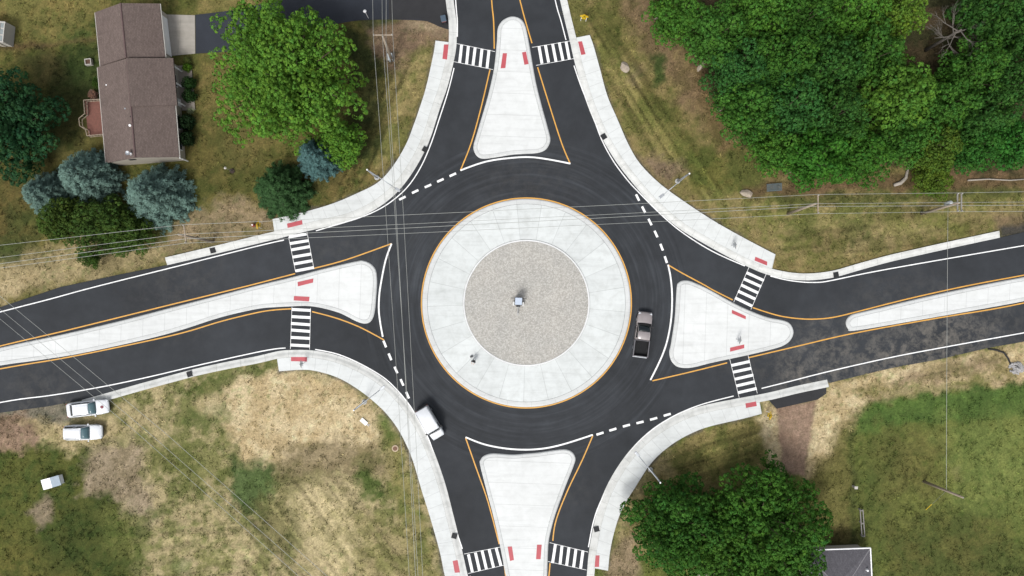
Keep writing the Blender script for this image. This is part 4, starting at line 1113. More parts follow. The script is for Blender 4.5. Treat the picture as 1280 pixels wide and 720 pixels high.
M_RAIL = simple('tan_rail', A(168, 152, 132), .8, 0, .15, 5)
hx, hy = P(172, 110)
house = thing('house', 'long single storey house with a brown shingle gable roof and a red deck', 'house', (hx, hy, 0))
def loc3(px, py, h):
    x, y = P(px, py, h); return Vector((x - hx, y - hy, h))
def gable(nw_, ne_, se_, sw_, he, hr, parent, name='roof', th=.16, wall=True, ins=.38, gins=.3):
    a, b, c, d = (loc3(*p, he) for p in (nw_, ne_, se_, sw_))
    r0 = (a + b) / 2; r1 = (d + c) / 2; r0.z = r1.z = hr
    bm = B()
    up = Vector((0, 0, th))
    v = [bm.verts.new(p) for p in (a, r0, b, c, r1, d)] + [bm.verts.new(p + up) for p in (a, r0, b, c, r1, d)]
    A_, R0, B_, C_, R1, D_ = range(6)
    for f in ((6, 11, 10, 7), (7, 10, 9, 8), (0, 1, 4, 5), (1, 2, 3, 4), (0, 6, 7, 1), (1, 7, 8, 2), (3, 9, 10, 4), (4, 10, 11, 5), (0, 5, 11, 6), (2, 8, 9, 3)):
        bm.faces.new([v[i] for i in f])
    rf = finish(name, bm, M_ROOF, parent)
    # ridge cap
    bm = B(); tube(bm, [r0 + Vector((0, 0, th - .01)), r1 + Vector((0, 0, th - .01))], .11, 6)
    finish('ridge_cap', bm, simple('ridge_shingle', A(102, 82, 80), .95), rf)
    # barge boards and gutters
    for nm, s, e in (('gutter', a, d), ('gutter', b, c)):
        bm = B(); o = (s - e).cross(Vector((0, 0, 1))).normalized() * (.06 if nm == 'gutter' and s is b else -.06)
        tube(bm, [s + o + Vector((0, 0, .03)), e + o + Vector((0, 0, .03))], .065, 6); finish(nm, bm, M_TRIM, rf)
    ax = (d - a).normalized(); bxv = (b - a).normalized()
    if wall:
        w = [a + ax * gins + bxv * ins, b + ax * gins - bxv * ins, c - ax * gins - bxv * ins, d - ax * gins + bxv * ins]
        q = [(a + b) / 2 + ax * gins, (d + c) / 2 - ax * gins]
        slope = (hr - he) / ((b - a).length / 2)
        bm = B()
        lo = [bm.verts.new((p.x, p.y, 0)) for p in w]
        hi = [bm.verts.new((p.x, p.y, he + ins * slope - .03)) for p in w]
        pk = [bm.verts.new((p.x, p.y, hr - .04)) for p in q]
        for i in range(4):
            j = (i + 1) % 4
            if i in (1, 3): bm.faces.new((lo[i], lo[j], hi[j], hi[i]))
        bm.faces.new((lo[0], lo[1], hi[1], pk[0], hi[0])); bm.faces.new((lo[2], lo[3], hi[3], pk[1], hi[2]))
        bm.faces.new((hi[0], pk[0], pk[1], hi[3])); bm.faces.new((pk[0], hi[1], hi[2], pk[1]))
        wl = finish('wall', bm, M_SIDING, parent)
        return rf, (a, b, c, d, w, ax, bxv, wl)
    return rf, (a, b, c, d, None, ax, bxv, None)
rfA, gA = gable((119.5, 16), (200, 5), (207, 72), (126, 83), 2.7, 4.35, house)
rfM, gM = gable((122.5, 84.5), (214.5, 73.5), (224.5, 196.5), (133, 204), 2.75, 4.6, house, gins=.08)
# the porch slope sits a little higher and reaches further out
a, b, c, d = gM[:4]; ax, bxv = gM[5], gM[6]
r0 = (a + b) / 2; r1 = r0 + ax * 5.75
lift = Vector((0, 0, .24)); r0.z = r1.z = 4.66
e0 = loc3(217.3, 73.2, 2.72); e1 = e0 + ax * 5.75
bm = B(); v = [bm.verts.new(p) for p in (r0, e0, e1, r1)] + [bm.verts.new(p + lift) for p in (r0, e0, e1, r1)]
for f in ((4, 5, 6, 7), (3, 2, 1, 0), (0, 1, 5, 4), (1, 2, 6, 5), (2, 3, 7, 6), (3, 0, 4, 7)): bm.faces.new([v[i] for i in f])
finish('porch_roof', bm, M_ROOF, house)
for k in (.15, .5, .9):
    p = e0.lerp(e1, k) - bxv * .15
    bm = B(); bx(bm, p.x, p.y, 1.36, .14, .14, 2.7, R(5)); finish('porch_post', bm, M_WPAINT, house)
bm = B(); p = (e0 + e1) / 2 - bxv * .15
bx(bm, p.x + .35, p.y, .06, 1.7, 5.6, .14, R(5)); finish('porch_floor', bm, simple('porch_concrete', A(150, 142, 132), .9), house)
# openings on the east side
def on_wall(gd, t, z, w, h, name, m, extra=None):
    w0, w1 = gd[4][1], gd[4][2]; p = w0.lerp(w1, t)
    nrm = bxv; bm = B()
    bx(bm, p.x + nrm.x * .03, p.y + nrm.y * .03, z, .07, w, h, math.atan2(bxv.y, bxv.x)); o = finish(name, bm, m, house)
    return o, p
M_PANE = simple('window_pane', A(50, 60, 70), .1)
for gd, t, z, w, h in ((gM, .18, 1.5, 1.6, 1.2), (gM, .62, 1.5, 1.8, 1.2), (gM, .85, 1.5, 1.5, 1.2)):
    o, p = on_wall(gd, t, z, w, h, 'window', M_WPAINT)
    bm = B(); bx(bm, p.x + bxv.x * .06, p.y + bxv.y * .06, z, .04, w - .2, h - .2, math.atan2(bxv.y, bxv.x)); finish('pane', bm, M_PANE, o)
on_wall(gM, .4, 1.1, .95, 2.05, 'door', M_WPAINT)
o, p = on_wall(gA, .5, 1.15, 4.8, 2.2, 'garage_door', M_WPAINT)
# gable end: louvre, downpipe
w2, w3 = gM[4][2], gM[4][3]; p = w2.lerp(w3, .62)
bm = B(); bx(bm, p.x + ax.x * .03, p.y + ax.y * .03, 3.35, .75, .06, .55, math.atan2(bxv.y, bxv.x)); finish('gable_vent', bm, simple('dark_louvre', A(44, 42, 42), .8), house)
p = w2 + bxv * .3 + ax * .12
bm = B(); tube(bm, [(p.x, p.y, .05), (p.x, p.y, 2.5), (c.x - .05, c.y + .1, 2.72)], .07, 8); finish('downpipe', bm, M_WPAINT, house)
# roof vents
def vent(px, py, h, r, hh, m):
    q = loc3(px, py, h + hh)
    bm = B(); lathe(bm, [(r * 1.6, -hh - .25), (r, -hh * .7), (r, -.02), (r * .7, 0)], 12, q.x, q.y, q.z); finish('roof_vent', bm, m, house, True)
vent(132.5, 106, 3.15, .08, .3, M_WPAINT); vent(156, 135.5, 4.25, .09, .25, M_STEEL); vent(163, 145.5, 4.45, .09, .3, M_DARK)
vent(162, 156.5, 4.4, .15, .4, M_WPAINT); vent(163, 191.5, 4.4, .11, .4, M_WPAINT)
q = loc3(166, 195, 4.6)
bm = B(); tube(bm, [(q.x, q.y, 4.3), (q.x, q.y, 5.0), (q.x - .35, q.y + .25, 5.15)], .03, 6)
lathe(bm, [(.02, 0), (.16, .03), (.26, .09)], 12, q.x - .35, q.y + .25, 5.15, False); finish('dish_antenna', bm, M_STEEL, house)
# deck
bm = B()
pts = [loc3(*p, .7) for p in ((106, 126), (131, 124.5), (133.5, 167.5), (110, 169))]
v = [bm.verts.new(p) for p in pts] + [bm.verts.new(p - Vector((0, 0, .2))) for p in pts]
for f in ((0, 1, 2, 3), (7, 6, 5, 4), (0, 4, 5, 1), (1, 5, 6, 2), (2, 6, 7, 3), (3, 7, 4, 0)): bm.faces.new([v[i] for i in f])
for p in pts: bx(bm, p.x, p.y, .24, .12, .12, .5)
deck = finish('deck', bm, M_DECK, house)
bm = B()
rl = [loc3(*p, 1.65) for p in ((130.5, 123.7), (104.5, 125), (105.8, 142), (98.5, 148), (99.5, 157), (107, 162), (108.5, 169.7), (130.5, 167.6))]
for s, e in list(zip(rl, rl[1:])):
    for z in (0, -.75): tube(bm, [s + Vector((0, 0, z)), e + Vector((0, 0, z))], .055, 6)
    n = max(1, int((e - s).length / .35))
    for i in range(n + 1):
        p = s.lerp(e, i / n); tube(bm, [p, p - Vector((0, 0, .9))], .03, 5)
finish('railing', bm, M_RAIL, deck)
# white box by the back wall
t = thing('planter_box', 'white square planter frame with brown soil behind the brown house', 'planter', (*P(112.5, 78.5), -.05), R(8))
bm = B()
for x, y, sx, sy in ((0, .34, .78, .08), (0, -.34, .78, .08), (-.35, 0, .08, .6), (.35, 0, .08, .6)): bx(bm, x, y, .3, sx, sy, .6)
finish('frame', bm, M_TRIM, t)
bm = B(); bx(bm, 0, 0, .22, .62, .6, .42); finish('soil', bm, simple('soil', A(96, 72, 58), .95, 0, .3, 6), t)

# white framed summer house cut by the left edge
x, y = P(-21, 38, 2)
t = thing('summer_house', 'white framed summer house with glazed roof panes at the left edge', 'summer house', (x, y, -.05), R(-6))
bm = B(); bx(bm, -.6, 0, 1.1, 4.6, 2.5, 2.2); finish('wall', bm, M_SIDING, t)
bm = B()
for s in (1, -1):
    pass
v = [bm.verts.new(p) for p in ((-3.1, -1.45, 2.2), (1.4, -1.45, 2.2), (1.4, 1.45, 2.2), (-3.1, 1.45, 2.2), (-2.2, 0, 3.1), (.5, 0, 3.1))]
for f in ((0, 1, 5, 4), (1, 2, 5), (2, 3, 4, 5), (3, 0, 4), (3, 2, 1, 0)): bm.faces.new([v[i] for i in f])
finish('roof', bm, simple('dark_plum_roof', A(66, 58, 68), .9, 0, .15, 8), t)
bm = B(); bx(bm, 2.0, .1, 1.05, 1.1, 2.5, 2.1)
for yy in (-1.2, 1.2): bx(bm, 2.05, yy, 2.15, 1.3, .12, .14)
for k in range(3):
    yy = -1.2 + k * 1.2
for xx in (1.5, 2.05, 2.6): bx(bm, xx, .05, 2.15, .1, 2.5, .12)
finish('frame', bm, M_TRIM, t)
for i in range(2):
    for k in range(3):
        bm = B(); bx(bm, 1.78 + i * .54, -.75 + k * .8, 2.14, .38, .62, .04); finish('roof_pane', bm, simple('pale_pane', A(150, 158, 156), .3), t)

# grey hip roof at the bottom edge
hx, hy = P(1040, 740)
t = thing('house', 'house with a dark grey hip roof and white eaves cut by the bottom edge', 'house', (hx, hy, 0))
e = [loc3(*p, 2.8) for p in ((1004, 688), (1088, 685), (1093, 790), (1009, 795))]
ra, rb = loc3(1046, 732, 4.5), loc3(1050, 745, 4.5)
bm = B(); v = [bm.verts.new(p) for p in e] + [bm.verts.new(ra), bm.verts.new(rb)] + [bm.verts.new(p - Vector((0, 0, .15))) for p in e]
for f in ((0, 1, 5, 4), (1, 2, 5), (2, 3, 4, 5), (3, 0, 4), (0, 6, 7, 1), (1, 7, 8, 2), (2, 8, 9, 3), (3, 9, 6, 0), (9, 8, 7, 6)): bm.faces.new([v[i] for i in f])
rf = finish('roof', bm, M_GROOF, t)
bm = B()
for s, q in ((e[1], rb), (e[0], ra), (e[2], rb), (e[3], ra)): tube(bm, [s, q], .05, 5)
finish('hip_cap', bm, simple('hip_shingle', A(150, 148, 150), .9), rf)
bm = B()
for i in range(4): tube(bm, [e[i] + Vector((0, 0, -.02)), e[(i + 1) % 4] + Vector((0, 0, -.02))], .1, 6)
finish('gutter', bm, M_WPAINT, rf)
q = loc3(1085, 713.5, 3.5); bm = B(); lathe(bm, [(.2, -.5), (.12, -.2), (.12, .0), (.08, .04)], 12, q.x, q.y, q.z); finish('roof_vent', bm, M_WPAINT, rf, True)
cxm = sum((p for p in e), Vector()) / 4
bm = B(); w = [p.lerp(cxm, .09) for p in e]
lo = [bm.verts.new((p.x, p.y, 0)) for p in w]; hi = [bm.verts.new((p.x, p.y, 2.7)) for p in w]
for i in range(4): bm.faces.new((lo[i], lo[(i + 1) % 4], hi[(i + 1) % 4], hi[i]))
bm.faces.new(hi)
finish('wall', bm, M_SIDING, t)
pth = sheet('path', W([(872, 706), (915, 704), (925, 770), (868, 775)]), -.015, simple('grey_brown_concrete', A(170, 160, 148), .9, 0, .12)); tag(pth, kind='structure')

# ------------------------------------------------------------------ utility poles and wires
def upole(label, base, h, top, arm_px, arm_h, double=False, transformer=None):
    x, y = P(*base); tp = Vector((*P(*top, h), h)) - Vector((x, y, 0)); t = thing('utility_pole', label, 'utility pole', (x, y, -.05), 0, 'wooden utility poles')
    bm = B(); tube(bm, [(0, 0, -.3), tp * .5, tp], [.19, .16, .12], 12); finish('pole', bm, M_WOODP, t, True)
    if arm_px:
        a = Vector((*P(*arm_px[0], arm_h), arm_h)) - Vector((x, y, 0)); b = Vector((*P(*arm_px[1], arm_h), arm_h)) - Vector((x, y, 0))
        d = (b - a); n = Vector((-d.y, d.x, 0)).normalized()
        mid = (a + b) / 2; off = Vector((0, 0, 0))
        for s in ((-.22, .22) if double else (0,)):
            bm = B(); m = mid + off + n * (s if double else .16)
            bx(bm, m.x, m.y, arm_h - .15, d.length, .12, .13, math.atan2(d.y, d.x)); finish('crossarm', bm, M_GWOOD if double else M_RAIL, t)
            for k in (-.46, .46):
                q = m + d * k
                bm = B(); lathe(bm, [(.03, -.09), (.05, 0), (.075, .06), (.04, .10), (.06, .14), (.03, .2)], 10, q.x, q.y, arm_h); finish('insulator', bm, M_TRIM, t, True)
    bm = B(); lathe(bm, [(.03, 0), (.06, .05), (.04, .1), (.06, .15), (.03, .22)], 10, tp.x, tp.y, h - .03); finish('insulator', bm, M_TRIM, t, True)
    if transformer:
        ang, z = transformer; q = tp * (z / h)
        bm = B(); lathe(bm, [(.2, -.5), (.3, -.48), (.3, .45), (.26, .5), (.08, .56)], 16, q.x + .45 * math.cos(ang), q.y + .45 * math.sin(ang), z)
        bx(bm, q.x + .22 * math.cos(ang), q.y + .22 * math.sin(ang), z, .3, .1, .5, ang)
        finish('transformer', bm, simple('pale_grey_steel', A(222, 226, 226), .5), t, True)
    return t
upole('wooden utility pole with a crossarm by the left roadside, below the blue spruces', (266, 302), 10.3, (223, 293), ((227, 281), (230, 304)), 10.2)
upole('wooden utility pole with a single crossarm leaning over the verge below the wood', (985, 267), 9.7, (1020, 254.5), ((1021.5, 243), (1021.5, 267)), 9.7)
upole('wooden utility pole with a wide crossarm above the brown soil beside the upper approach', (490, 76), 9.7, (478.5, 45.5), ((466, 45), (491, 45)), 9.7)
upole('wooden utility pole with two parallel crossarms and a pale transformer', (1152, 267), 9.3, (1199, 253.5), ((1200.5, 241), (1200.5, 264.5)), 9.2, True, (R(50), 6.3))
upole('plain grey utility pole without crossarm standing in the right field', (1155, 602), 8.3, (1204, 622), None, 0)
t = thing('utility_cabinet', 'pale grey metal cabinet at the foot of the pole on the brown soil', 'cabinet', (*P(489, 73.5), -.05), R(6))
bm = B(); bx(bm, 0, 0, .5, .55, .8, 1.0); finish('body', bm, simple('cabinet_grey', A(178, 184, 186), .5, .2), t, bevel=.03)
bm = B(); bx(bm, 0, 0, 1.03, .62, .86, .06); finish('lid', bm, simple('cabinet_lid', A(192, 198, 200), .5, .2), t, bevel=.02)

def wire(label, pts, group, rad=.02, sag=1.0):
    """pts: list of (px, py, height) the wire hangs between"""
    w = [Vector((*P(a, b, h), h)) for a, b, h in pts]
    out = []
    for s, e in zip(w, w[1:]):
        L = (e - s).length; n = max(6, int(L / 3)); sg = sag * (L / 72) ** 2
        for i in range(n):
            f = i / n; p = s.lerp(e, f); p.z -= 4 * sg * f * (1 - f); out.append(p)
    out.append(w[-1])
    bm = B(); tube(bm, out, rad, 6); o = finish('power_line', bm, M_WIRE, None, True)
    tag(o, label, 'power line', group)
G1 = 'power lines crossing the photo from left to right'
wire('topmost of the wires crossing from left to right over the roundabout', [(-320, 341, 10.3), (227, 281, 10.3), (1021.5, 243, 9.85), (1200, 241, 9.4), (1650, 232, 9.8)], G1)
wire('second wire from the top among those crossing from left to right', [(-320, 362, 10.5), (222.5, 293, 10.5), (1020.5, 254.5, 9.9), (1200, 253, 9.5), (1650, 249, 9.9)], G1)
wire('lowest of the wires crossing from left to right over the roundabout', [(-320, 377, 10.3), (230, 304, 10.3), (1021.5, 267, 9.85), (1200, 264.5, 9.4), (1650, 262, 9.8)], G1)
wire('second lowest wire crossing from left to right, slung under the crossarms', [(-320, 371, 8.4), (232, 298.5, 8.4), (1014, 258, 8.2), (1190, 257, 7.9), (1650, 253, 8.2)], G1, .025)
G2 = 'power lines running up and down the photo left of the central island'
wire('leftmost of the wires running up and down left of the central island', [(461, -260, 9.9), (466.5, 45, 9.9), (522, 900, 9.9)], G2)
wire('second wire from the left among those running up and down', [(474, -260, 10), (478, 45, 10), (533, 900, 10)], G2)
wire('rightmost of the wires running up and down left of the central island', [(482, -260, 9.9), (491, 45, 9.9), (537, 900, 9.9)], G2)
wire('thicker low wire running up and down between the pole-top wires', [(483, -260, 8), (482.5, 56, 8), (527, 880, 8)], G2, .025)
G3 = 'three power lines slanting across the lower left'
wire('uppermost of the three wires slanting across the lower left', [(-140, 255, 9), (205, 540, 9), (530, 828, 9)], G3, .022, .3)
wire('middle one of the three wires slanting across the lower left', [(-140, 271, 9), (185, 540, 9), (520, 836, 9)], G3, .022, .3)
wire('lowest of the three wires slanting across the lower left', [(-140, 283, 9), (170, 540, 9), (505, 838, 9)], G3, .022, .3)
wire('single thin wire dropping across the right road to the plain field pole', [(1185, 259, 6.3), (1183, 612, 5.2)], None, .022, .3)
# guy wire
p0 = Vector((*P(1183.5, 613, 5), 5)); p1 = Vector((*P(1157, 637.5), 0))
bm = B(); tube(bm, [p0, p1], .012, 5); o = finish('guy_wire', bm, M_STEEL); tag(o, 'thin guy wire with a yellow guard anchoring the plain field pole', 'guy wire')
bm = B(); q = p1.lerp(p0, .02); tube(bm, [q, p1.lerp(p0, .3)], .05, 8); finish('guard', bm, simple('yellow_plastic', A(214, 182, 48), .5), o)

# ------------------------------------------------------------------ street lamps
def lamp(label, base, head, h=6.7):
    x, y = P(*base); t = thing('street_lamp', label, 'street lamp', (x, y, -.03), 0, 'street lamps round the roundabout')
    hp = Vector((*P(*head, h + .3), h + .33)) - Vector((x, y, 0))
    bm = B(); lathe(bm, [(.32, -.2), (.32, .10), (.29, .14)], 16); finish('footing', bm, simple('footing_concrete', A(196, 194, 188), .9), t)
    bm = B(); tube(bm, [(0, 0, .12), (0, 0, h * .5), (0, 0, h)], [.13, .11, .085], 12); bx(bm, 0, 0, .17, .32, .32, .06); finish('pole', bm, M_STEEL, t, True)
    bm = B(); lathe(bm, [(.1, -.04), (.11, .02), (.05, .09)], 12, 0, 0, h); finish('cap', bm, M_WPAINT, t, True)
    d = hp.normalized(); d = Vector((hp.x, hp.y, 0)).normalized()
    bm = B(); tube(bm, [(0, 0, h - .2), d * .5 + Vector((0, 0, h + .05)), d * 1.6 + Vector((0, 0, h + .25)), hp - d * .3 + Vector((0, 0, .0))], [.065, .06, .05, .04], 8); finish('arm', bm, M_STEEL, t, True)
    bm = B(); bx(bm, hp.x, hp.y, hp.z, .7, .3, .1, math.atan2(d.y, d.x)); hd = finish('lamp_head', bm, M_STEEL, t, bevel=.04)
    bm = B(); bx(bm, hp.x + d.x * .05, hp.y + d.y * .05, hp.z - .06, .45, .22, .03, math.atan2(d.y, d.x)); finish('lens', bm, simple('lamp_lens', A(210, 214, 214), .3), hd)
lamp('grey street lamp on the upper left verge below the blue spruce', (471, 222), (497, 237))
lamp('grey street lamp on the upper right verge beside the bare soil patch', (847, 226.5), (827, 245))
lamp('grey street lamp on the straw at the lower left', (455.5, 502.5), (478, 485))
lamp('grey street lamp on the lower right verge above the broad green trees', (813, 587), (796.5, 567.5))

# ------------------------------------------------------------------ signs
M_FYEL = simple('fluorescent_yellow', A(248, 206, 30), .5, 0, .04)
def ped_sign(label, base, facing, back=False, z0=1.05):
    """diamond walking-person sign with an arrow plate, on two thin posts"""
    x, y = P(*base); t = thing('warning_sign', label, 'road sign', (x, y, -.05), facing, 'crossing signs seen from above')
    for s in ((-.33, .33) if not back else (0,)):
        bm = B(); bx(bm, s, 0, .9 if not back else 1.3, .06, .05, 1.8 if not back else 2.6); finish('post', bm, M_WPAINT if not back else M_STEEL, t)
    zc = z0 + .62
    rot = Matrix.Rotation(R(45), 3, 'Y')
    bm = B(); bx(bm, 0, -.045, zc, .76, .03, .76, 0, rot); finish('diamond_panel', bm, M_FYEL if not back else M_STEEL, t)
    if not back:
        bm = B(); bx(bm, 0, .045, zc, .76, .03, .76, 0, rot); finish('diamond_panel', bm, M_FYEL, t)
    else:
        bm = B(); bx(bm, 0, -.065, zc, .74, .008, .74, 0, rot); finish('face', bm, M_FYEL, t)
    bm = B(); bx(bm, 0, -.045, zc - .72, .6, .03, .3); finish('arrow_plate', bm, M_FYEL if not back else M_STEEL, t)
    ink = simple('sign_black', A(26, 26, 26), .6)
    bm = B()
    yy = -.068 if not back else -.075
    lathe_z = zc + .26
    ring_ = [(.05 * math.cos(k * math.pi / 4), .05 * math.sin(k * math.pi / 4)) for k in range(8)]
    bm.faces.new([bm.verts.new((a, yy, lathe_z + b)) for a, b in ring_])
    for cx_, cz_, sx_, sz_, an in ((0, .08, .11, .24, 0), (.07, -.13, .06, .26, 20), (-.07, -.13, .06, .26, -20), (.11, .09, .05, .2, 40), (-.11, .09, .05, .2, -40)):
        bx(bm, cx_, yy, zc + cz_, sx_, .008, sz_, 0, Matrix.Rotation(R(-an), 3, 'Y'))
    bx(bm, .03, yy, zc - .70, .26, .008, .05, 0, Matrix.Rotation(R(35), 3, 'Y'))
    v = [bm.verts.new((a, yy, zc - .72 + b)) for a, b in ((-.16, -.10), (-.02, -.08), (-.14, .04))]; bm.faces.new(v)
    finish('symbol', bm, ink, t)
ped_sign('yellow crossing sign on two white posts on the verge at the top', (729, 26), R(-8))
ped_sign('yellow crossing sign standing in straw beside the gravel driveway', (957.5, 517), R(-98))
ped_sign('yellow crossing sign on the left, beside a small red hydrant', (327.5, 282), R(82))
ped_sign('grey back of a crossing sign on the right pavement corner', (914, 307), R(98), True)
ped_sign('grey back of a crossing sign on the triangular right island', (920, 424), R(82), True)
ped_sign('grey back of a crossing sign beside the red panel on the lower left pavement', (381, 453.5), R(-88), True)
t = thing('hydrant', 'small red hydrant with a white cap beside the yellow crossing sign', 'fire hydrant', (*P(317.5, 281.5), -.05))
bm = B(); lathe(bm, [(.2, 0), (.2, .05), (.14, .08), (.14, .6), (.18, .62), (.18, .66), (.13, .72)], 12); tube(bm, [(-.24, 0, .45), (.24, 0, .45)], .07, 8); tube(bm, [(0, 0, .4), (0, -.25, .4)], .09, 8)
finish('body', bm, simple('dull_red', A(150, 62, 48), .6), t, True)
bm = B(); lathe(bm, [(.11, .72), (.09, .78), (.03, .82)], 12); finish('cap', bm, M_WPAINT, t, True)

# ------------------------------------------------------------------ small things
x, y = P(648, 377)
t = thing('solar_trailer', 'small solar panel trailer with a drawbar on the stone disc', 'trailer', (x, y, .29), R(-3))
bm = B(); bx(bm, 0, .05, .62, .86, .95, .55); bx(bm, 0, -.5, .42, .5, .3, .3); finish('body', bm, simple('trailer_black', A(52, 54, 56), .6), t, bevel=.03)
bm = B(); bx(bm, 0, .08, 1.9, .98, 1.0, .05); pf = finish('panel_frame', bm, simple('panel_black', A(48, 50, 52), .5), t)
bm = B(); bx(bm, 0, .08, 1.93, .84, .86, .02); finish('solar_panel', bm, simple('sky_reflection_tint', A(196, 208, 224), .35, 0, .04), pf)  # pale blue sky reflection painted into the panel colour
bm = B(); tube(bm, [(0, .1, .85), (0, .1, 1.9)], .06, 8); finish('mast', bm, M_STEEL, t)
for s in (-1, 1):
    bm = B(); tube(bm, [(s * .46, -.28, .28), (s * .64, -.28, .28)], .27, 16); w = finish('wheel', bm, M_DARK, t, True)
    bm = B(); tube(bm, [(s * .645, -.28, .28), (s * .66, -.28, .28)], .14, 12); finish('rim', bm, M_WPAINT, w)
    bm = B(); bx(bm, s * .56, -.28, .6, .24, .5, .05); finish('fender', bm, simple('fender_white', A(226, 226, 222), .5), t, bevel=.015)
    bm = B(); tube(bm, [(s * .4, .42, .3), (s * .98, .42, .3), (s * .98, .42, 0.02)], .035, 6); finish('outrigger', bm, M_DARK, t)
bm = B(); tube(bm, [(-.15, -.5, .35), (0, -1.1, .35), (.15, -.5, .35)], .035, 6); tube(bm, [(0, -1.0, .35), (0, -1.7, .35)], .04, 6); tube(bm, [(0, -1.45, .02), (0, -1.45, .55)], .05, 8); finish('drawbar', bm, M_STEEL, t)

t = thing('wheelie_bin', 'dark blue wheelie bin on the asphalt driveway beside the upper kerb', 'bin', (*P(555, 26.5), -.0), R(12))
bm = B()
lo = [(-.24, -.28), (.24, -.28), (.24, .28), (-.24, .28)]; hi = [(-.3, -.36), (.3, -.36), (.3, .36), (-.3, .36)]
v = [bm.verts.new((a, b, .06)) for a, b in lo] + [bm.verts.new((a, b, 1.0)) for a, b in hi]
for f in ((3, 2, 1, 0), (4, 5, 6, 7), (0, 1, 5, 4), (1, 2, 6, 5), (2, 3, 7, 6), (3, 0, 4, 7)): bm.faces.new([v[i] for i in f])
finish('bin_body', bm, simple('bin_dark', A(40, 48, 58), .5), t, bevel=.02)
bm = B(); bx(bm, 0, 0, 1.04, .66, .8, .08); finish('lid', bm, simple('bin_lid', A(74, 92, 108), .45), t, bevel=.03)
bm = B(); bx(bm, 0, -.43, .98, .5, .06, .05); finish('handle', bm, simple('faded_red', A(150, 96, 92), .6), t)
for s in (-1, 1):
    bm = B(); tube(bm, [(s * .26, -.34, .13), (s * .32, -.34, .13)], .13, 12); finish('wheel', bm, M_DARK, t)

def post_lamp(label, base, h, name, cat):
    t = thing(name, label, cat, (*P(*base), -.05)); bm = B(); tube(bm, [(0, 0, -.1), (0, 0, h)], .04, 8); finish('post', bm, M_WPAINT, t)
    bm = B(); lathe(bm, [(.06, 0), (.13, .05), (.15, .3), (.2, .32), (.03, .48)], 10, 0, 0, h); finish('lantern', bm, M_WPAINT, t); return t
post_lamp('white yard lamp post at the edge of the asphalt driveway near the wires', (460.5, 22.5), 2.2, 'lamp_post', 'lamp post')
t = thing('bird_feeder', 'slim white bird feeder pole on the lawn right of the brown house', 'bird feeder', (*P(290, 213.5), -.05))
bm = B(); tube(bm, [(0, 0, -.1), (0, 0, 2.3)], .035, 8); finish('pole', bm, M_STEEL, t)
bm = B(); bx(bm, 0, 0, 2.35, .2, .2, .18); lathe(bm, [(.17, 2.43), (.02, 2.56)], 8); finish('feeder', bm, M_TRIM, t)
bm = B(); lathe(bm, [(.34, 0), (.28, .07), (.08, .1)], 14); finish('mulch_ring', bm, simple('dark_mulch', A(58, 46, 40), .95, 0, .3, 8), t)

# small white box on the lawn
x, y = P(69, 601)
t = thing('dog_house', 'small white box shed with a pale grey roof half on the dark lawn', 'dog house', (x, y, -.05), R(16))
bm = B(); bx(bm, 0, 0, .45, 2.1, 1.1, .9); finish('wall', bm, M_WPAINT, t, bevel=.02)
bm = B()
def wedge(bm, x0, x1, y0, y1, za, zb, th=.06):
    v = [bm.verts.new(p) for p in ((x0, y0, za), (x1, y0, zb), (x1, y1, zb), (x0, y1, za))] + [bm.verts.new(p) for p in ((x0, y0, za + th), (x1, y0, zb + th), (x1, y1, zb + th), (x0, y1, za + th))]
    for f in ((3, 2, 1, 0), (4, 5, 6, 7), (0, 1, 5, 4), (1, 2, 6, 5), (2, 3, 7, 6), (3, 0, 4, 7)): bm.faces.new([v[i] for i in f])
wedge(bm, -1.15, .12, -.63, .63, .9, 1.12); finish('white_roof', bm, M_WPAINT, t)
bm = B(); wedge(bm, .13, 1.12, -.63, .63, 1.12, .88); finish('grey_roof', bm, simple('pale_blue_grey', A(168, 184, 196), .5), t)
bm = B(); bx(bm, -1.07, 0, .4, .04, .5, .6); finish('doorway', bm, M_DARK, t)

t = thing('board', 'white board lying on the straw below the lower left street lamp', 'board', (*P(455, 527), -.02), R(-42))
bm = B(); bx(bm, 0, 0, .10, .95, .5, .05, 0, Matrix.Rotation(R(5), 3, 'X')); finish('panel', bm, M_WPAINT, t)
bm = B(); bx(bm, .65, -.02, .06, .35, .07, .05); bx(bm, .72, .15, .06, .22, .05, .05, R(30)); finish('stake', bm, M_STEEL, t)

t = thing('manhole', 'round concrete manhole ring with a rusty cover in the lower left verge', 'manhole', (*P(494, 560.5), -.05))
bm = B(); lathe(bm, [(.42, 0), (.42, .12), (.36, .14), (.28, .14), (.28, .02)], 24, closed=False); finish('ring', bm, simple('manhole_concrete', A(196, 176, 150), .9), t)
bm = B(); lathe(bm, [(.27, .02), (.27, .11), (.05, .13)], 20); finish('cover', bm, simple('rusty_cover', A(128, 96, 78), .9), t)

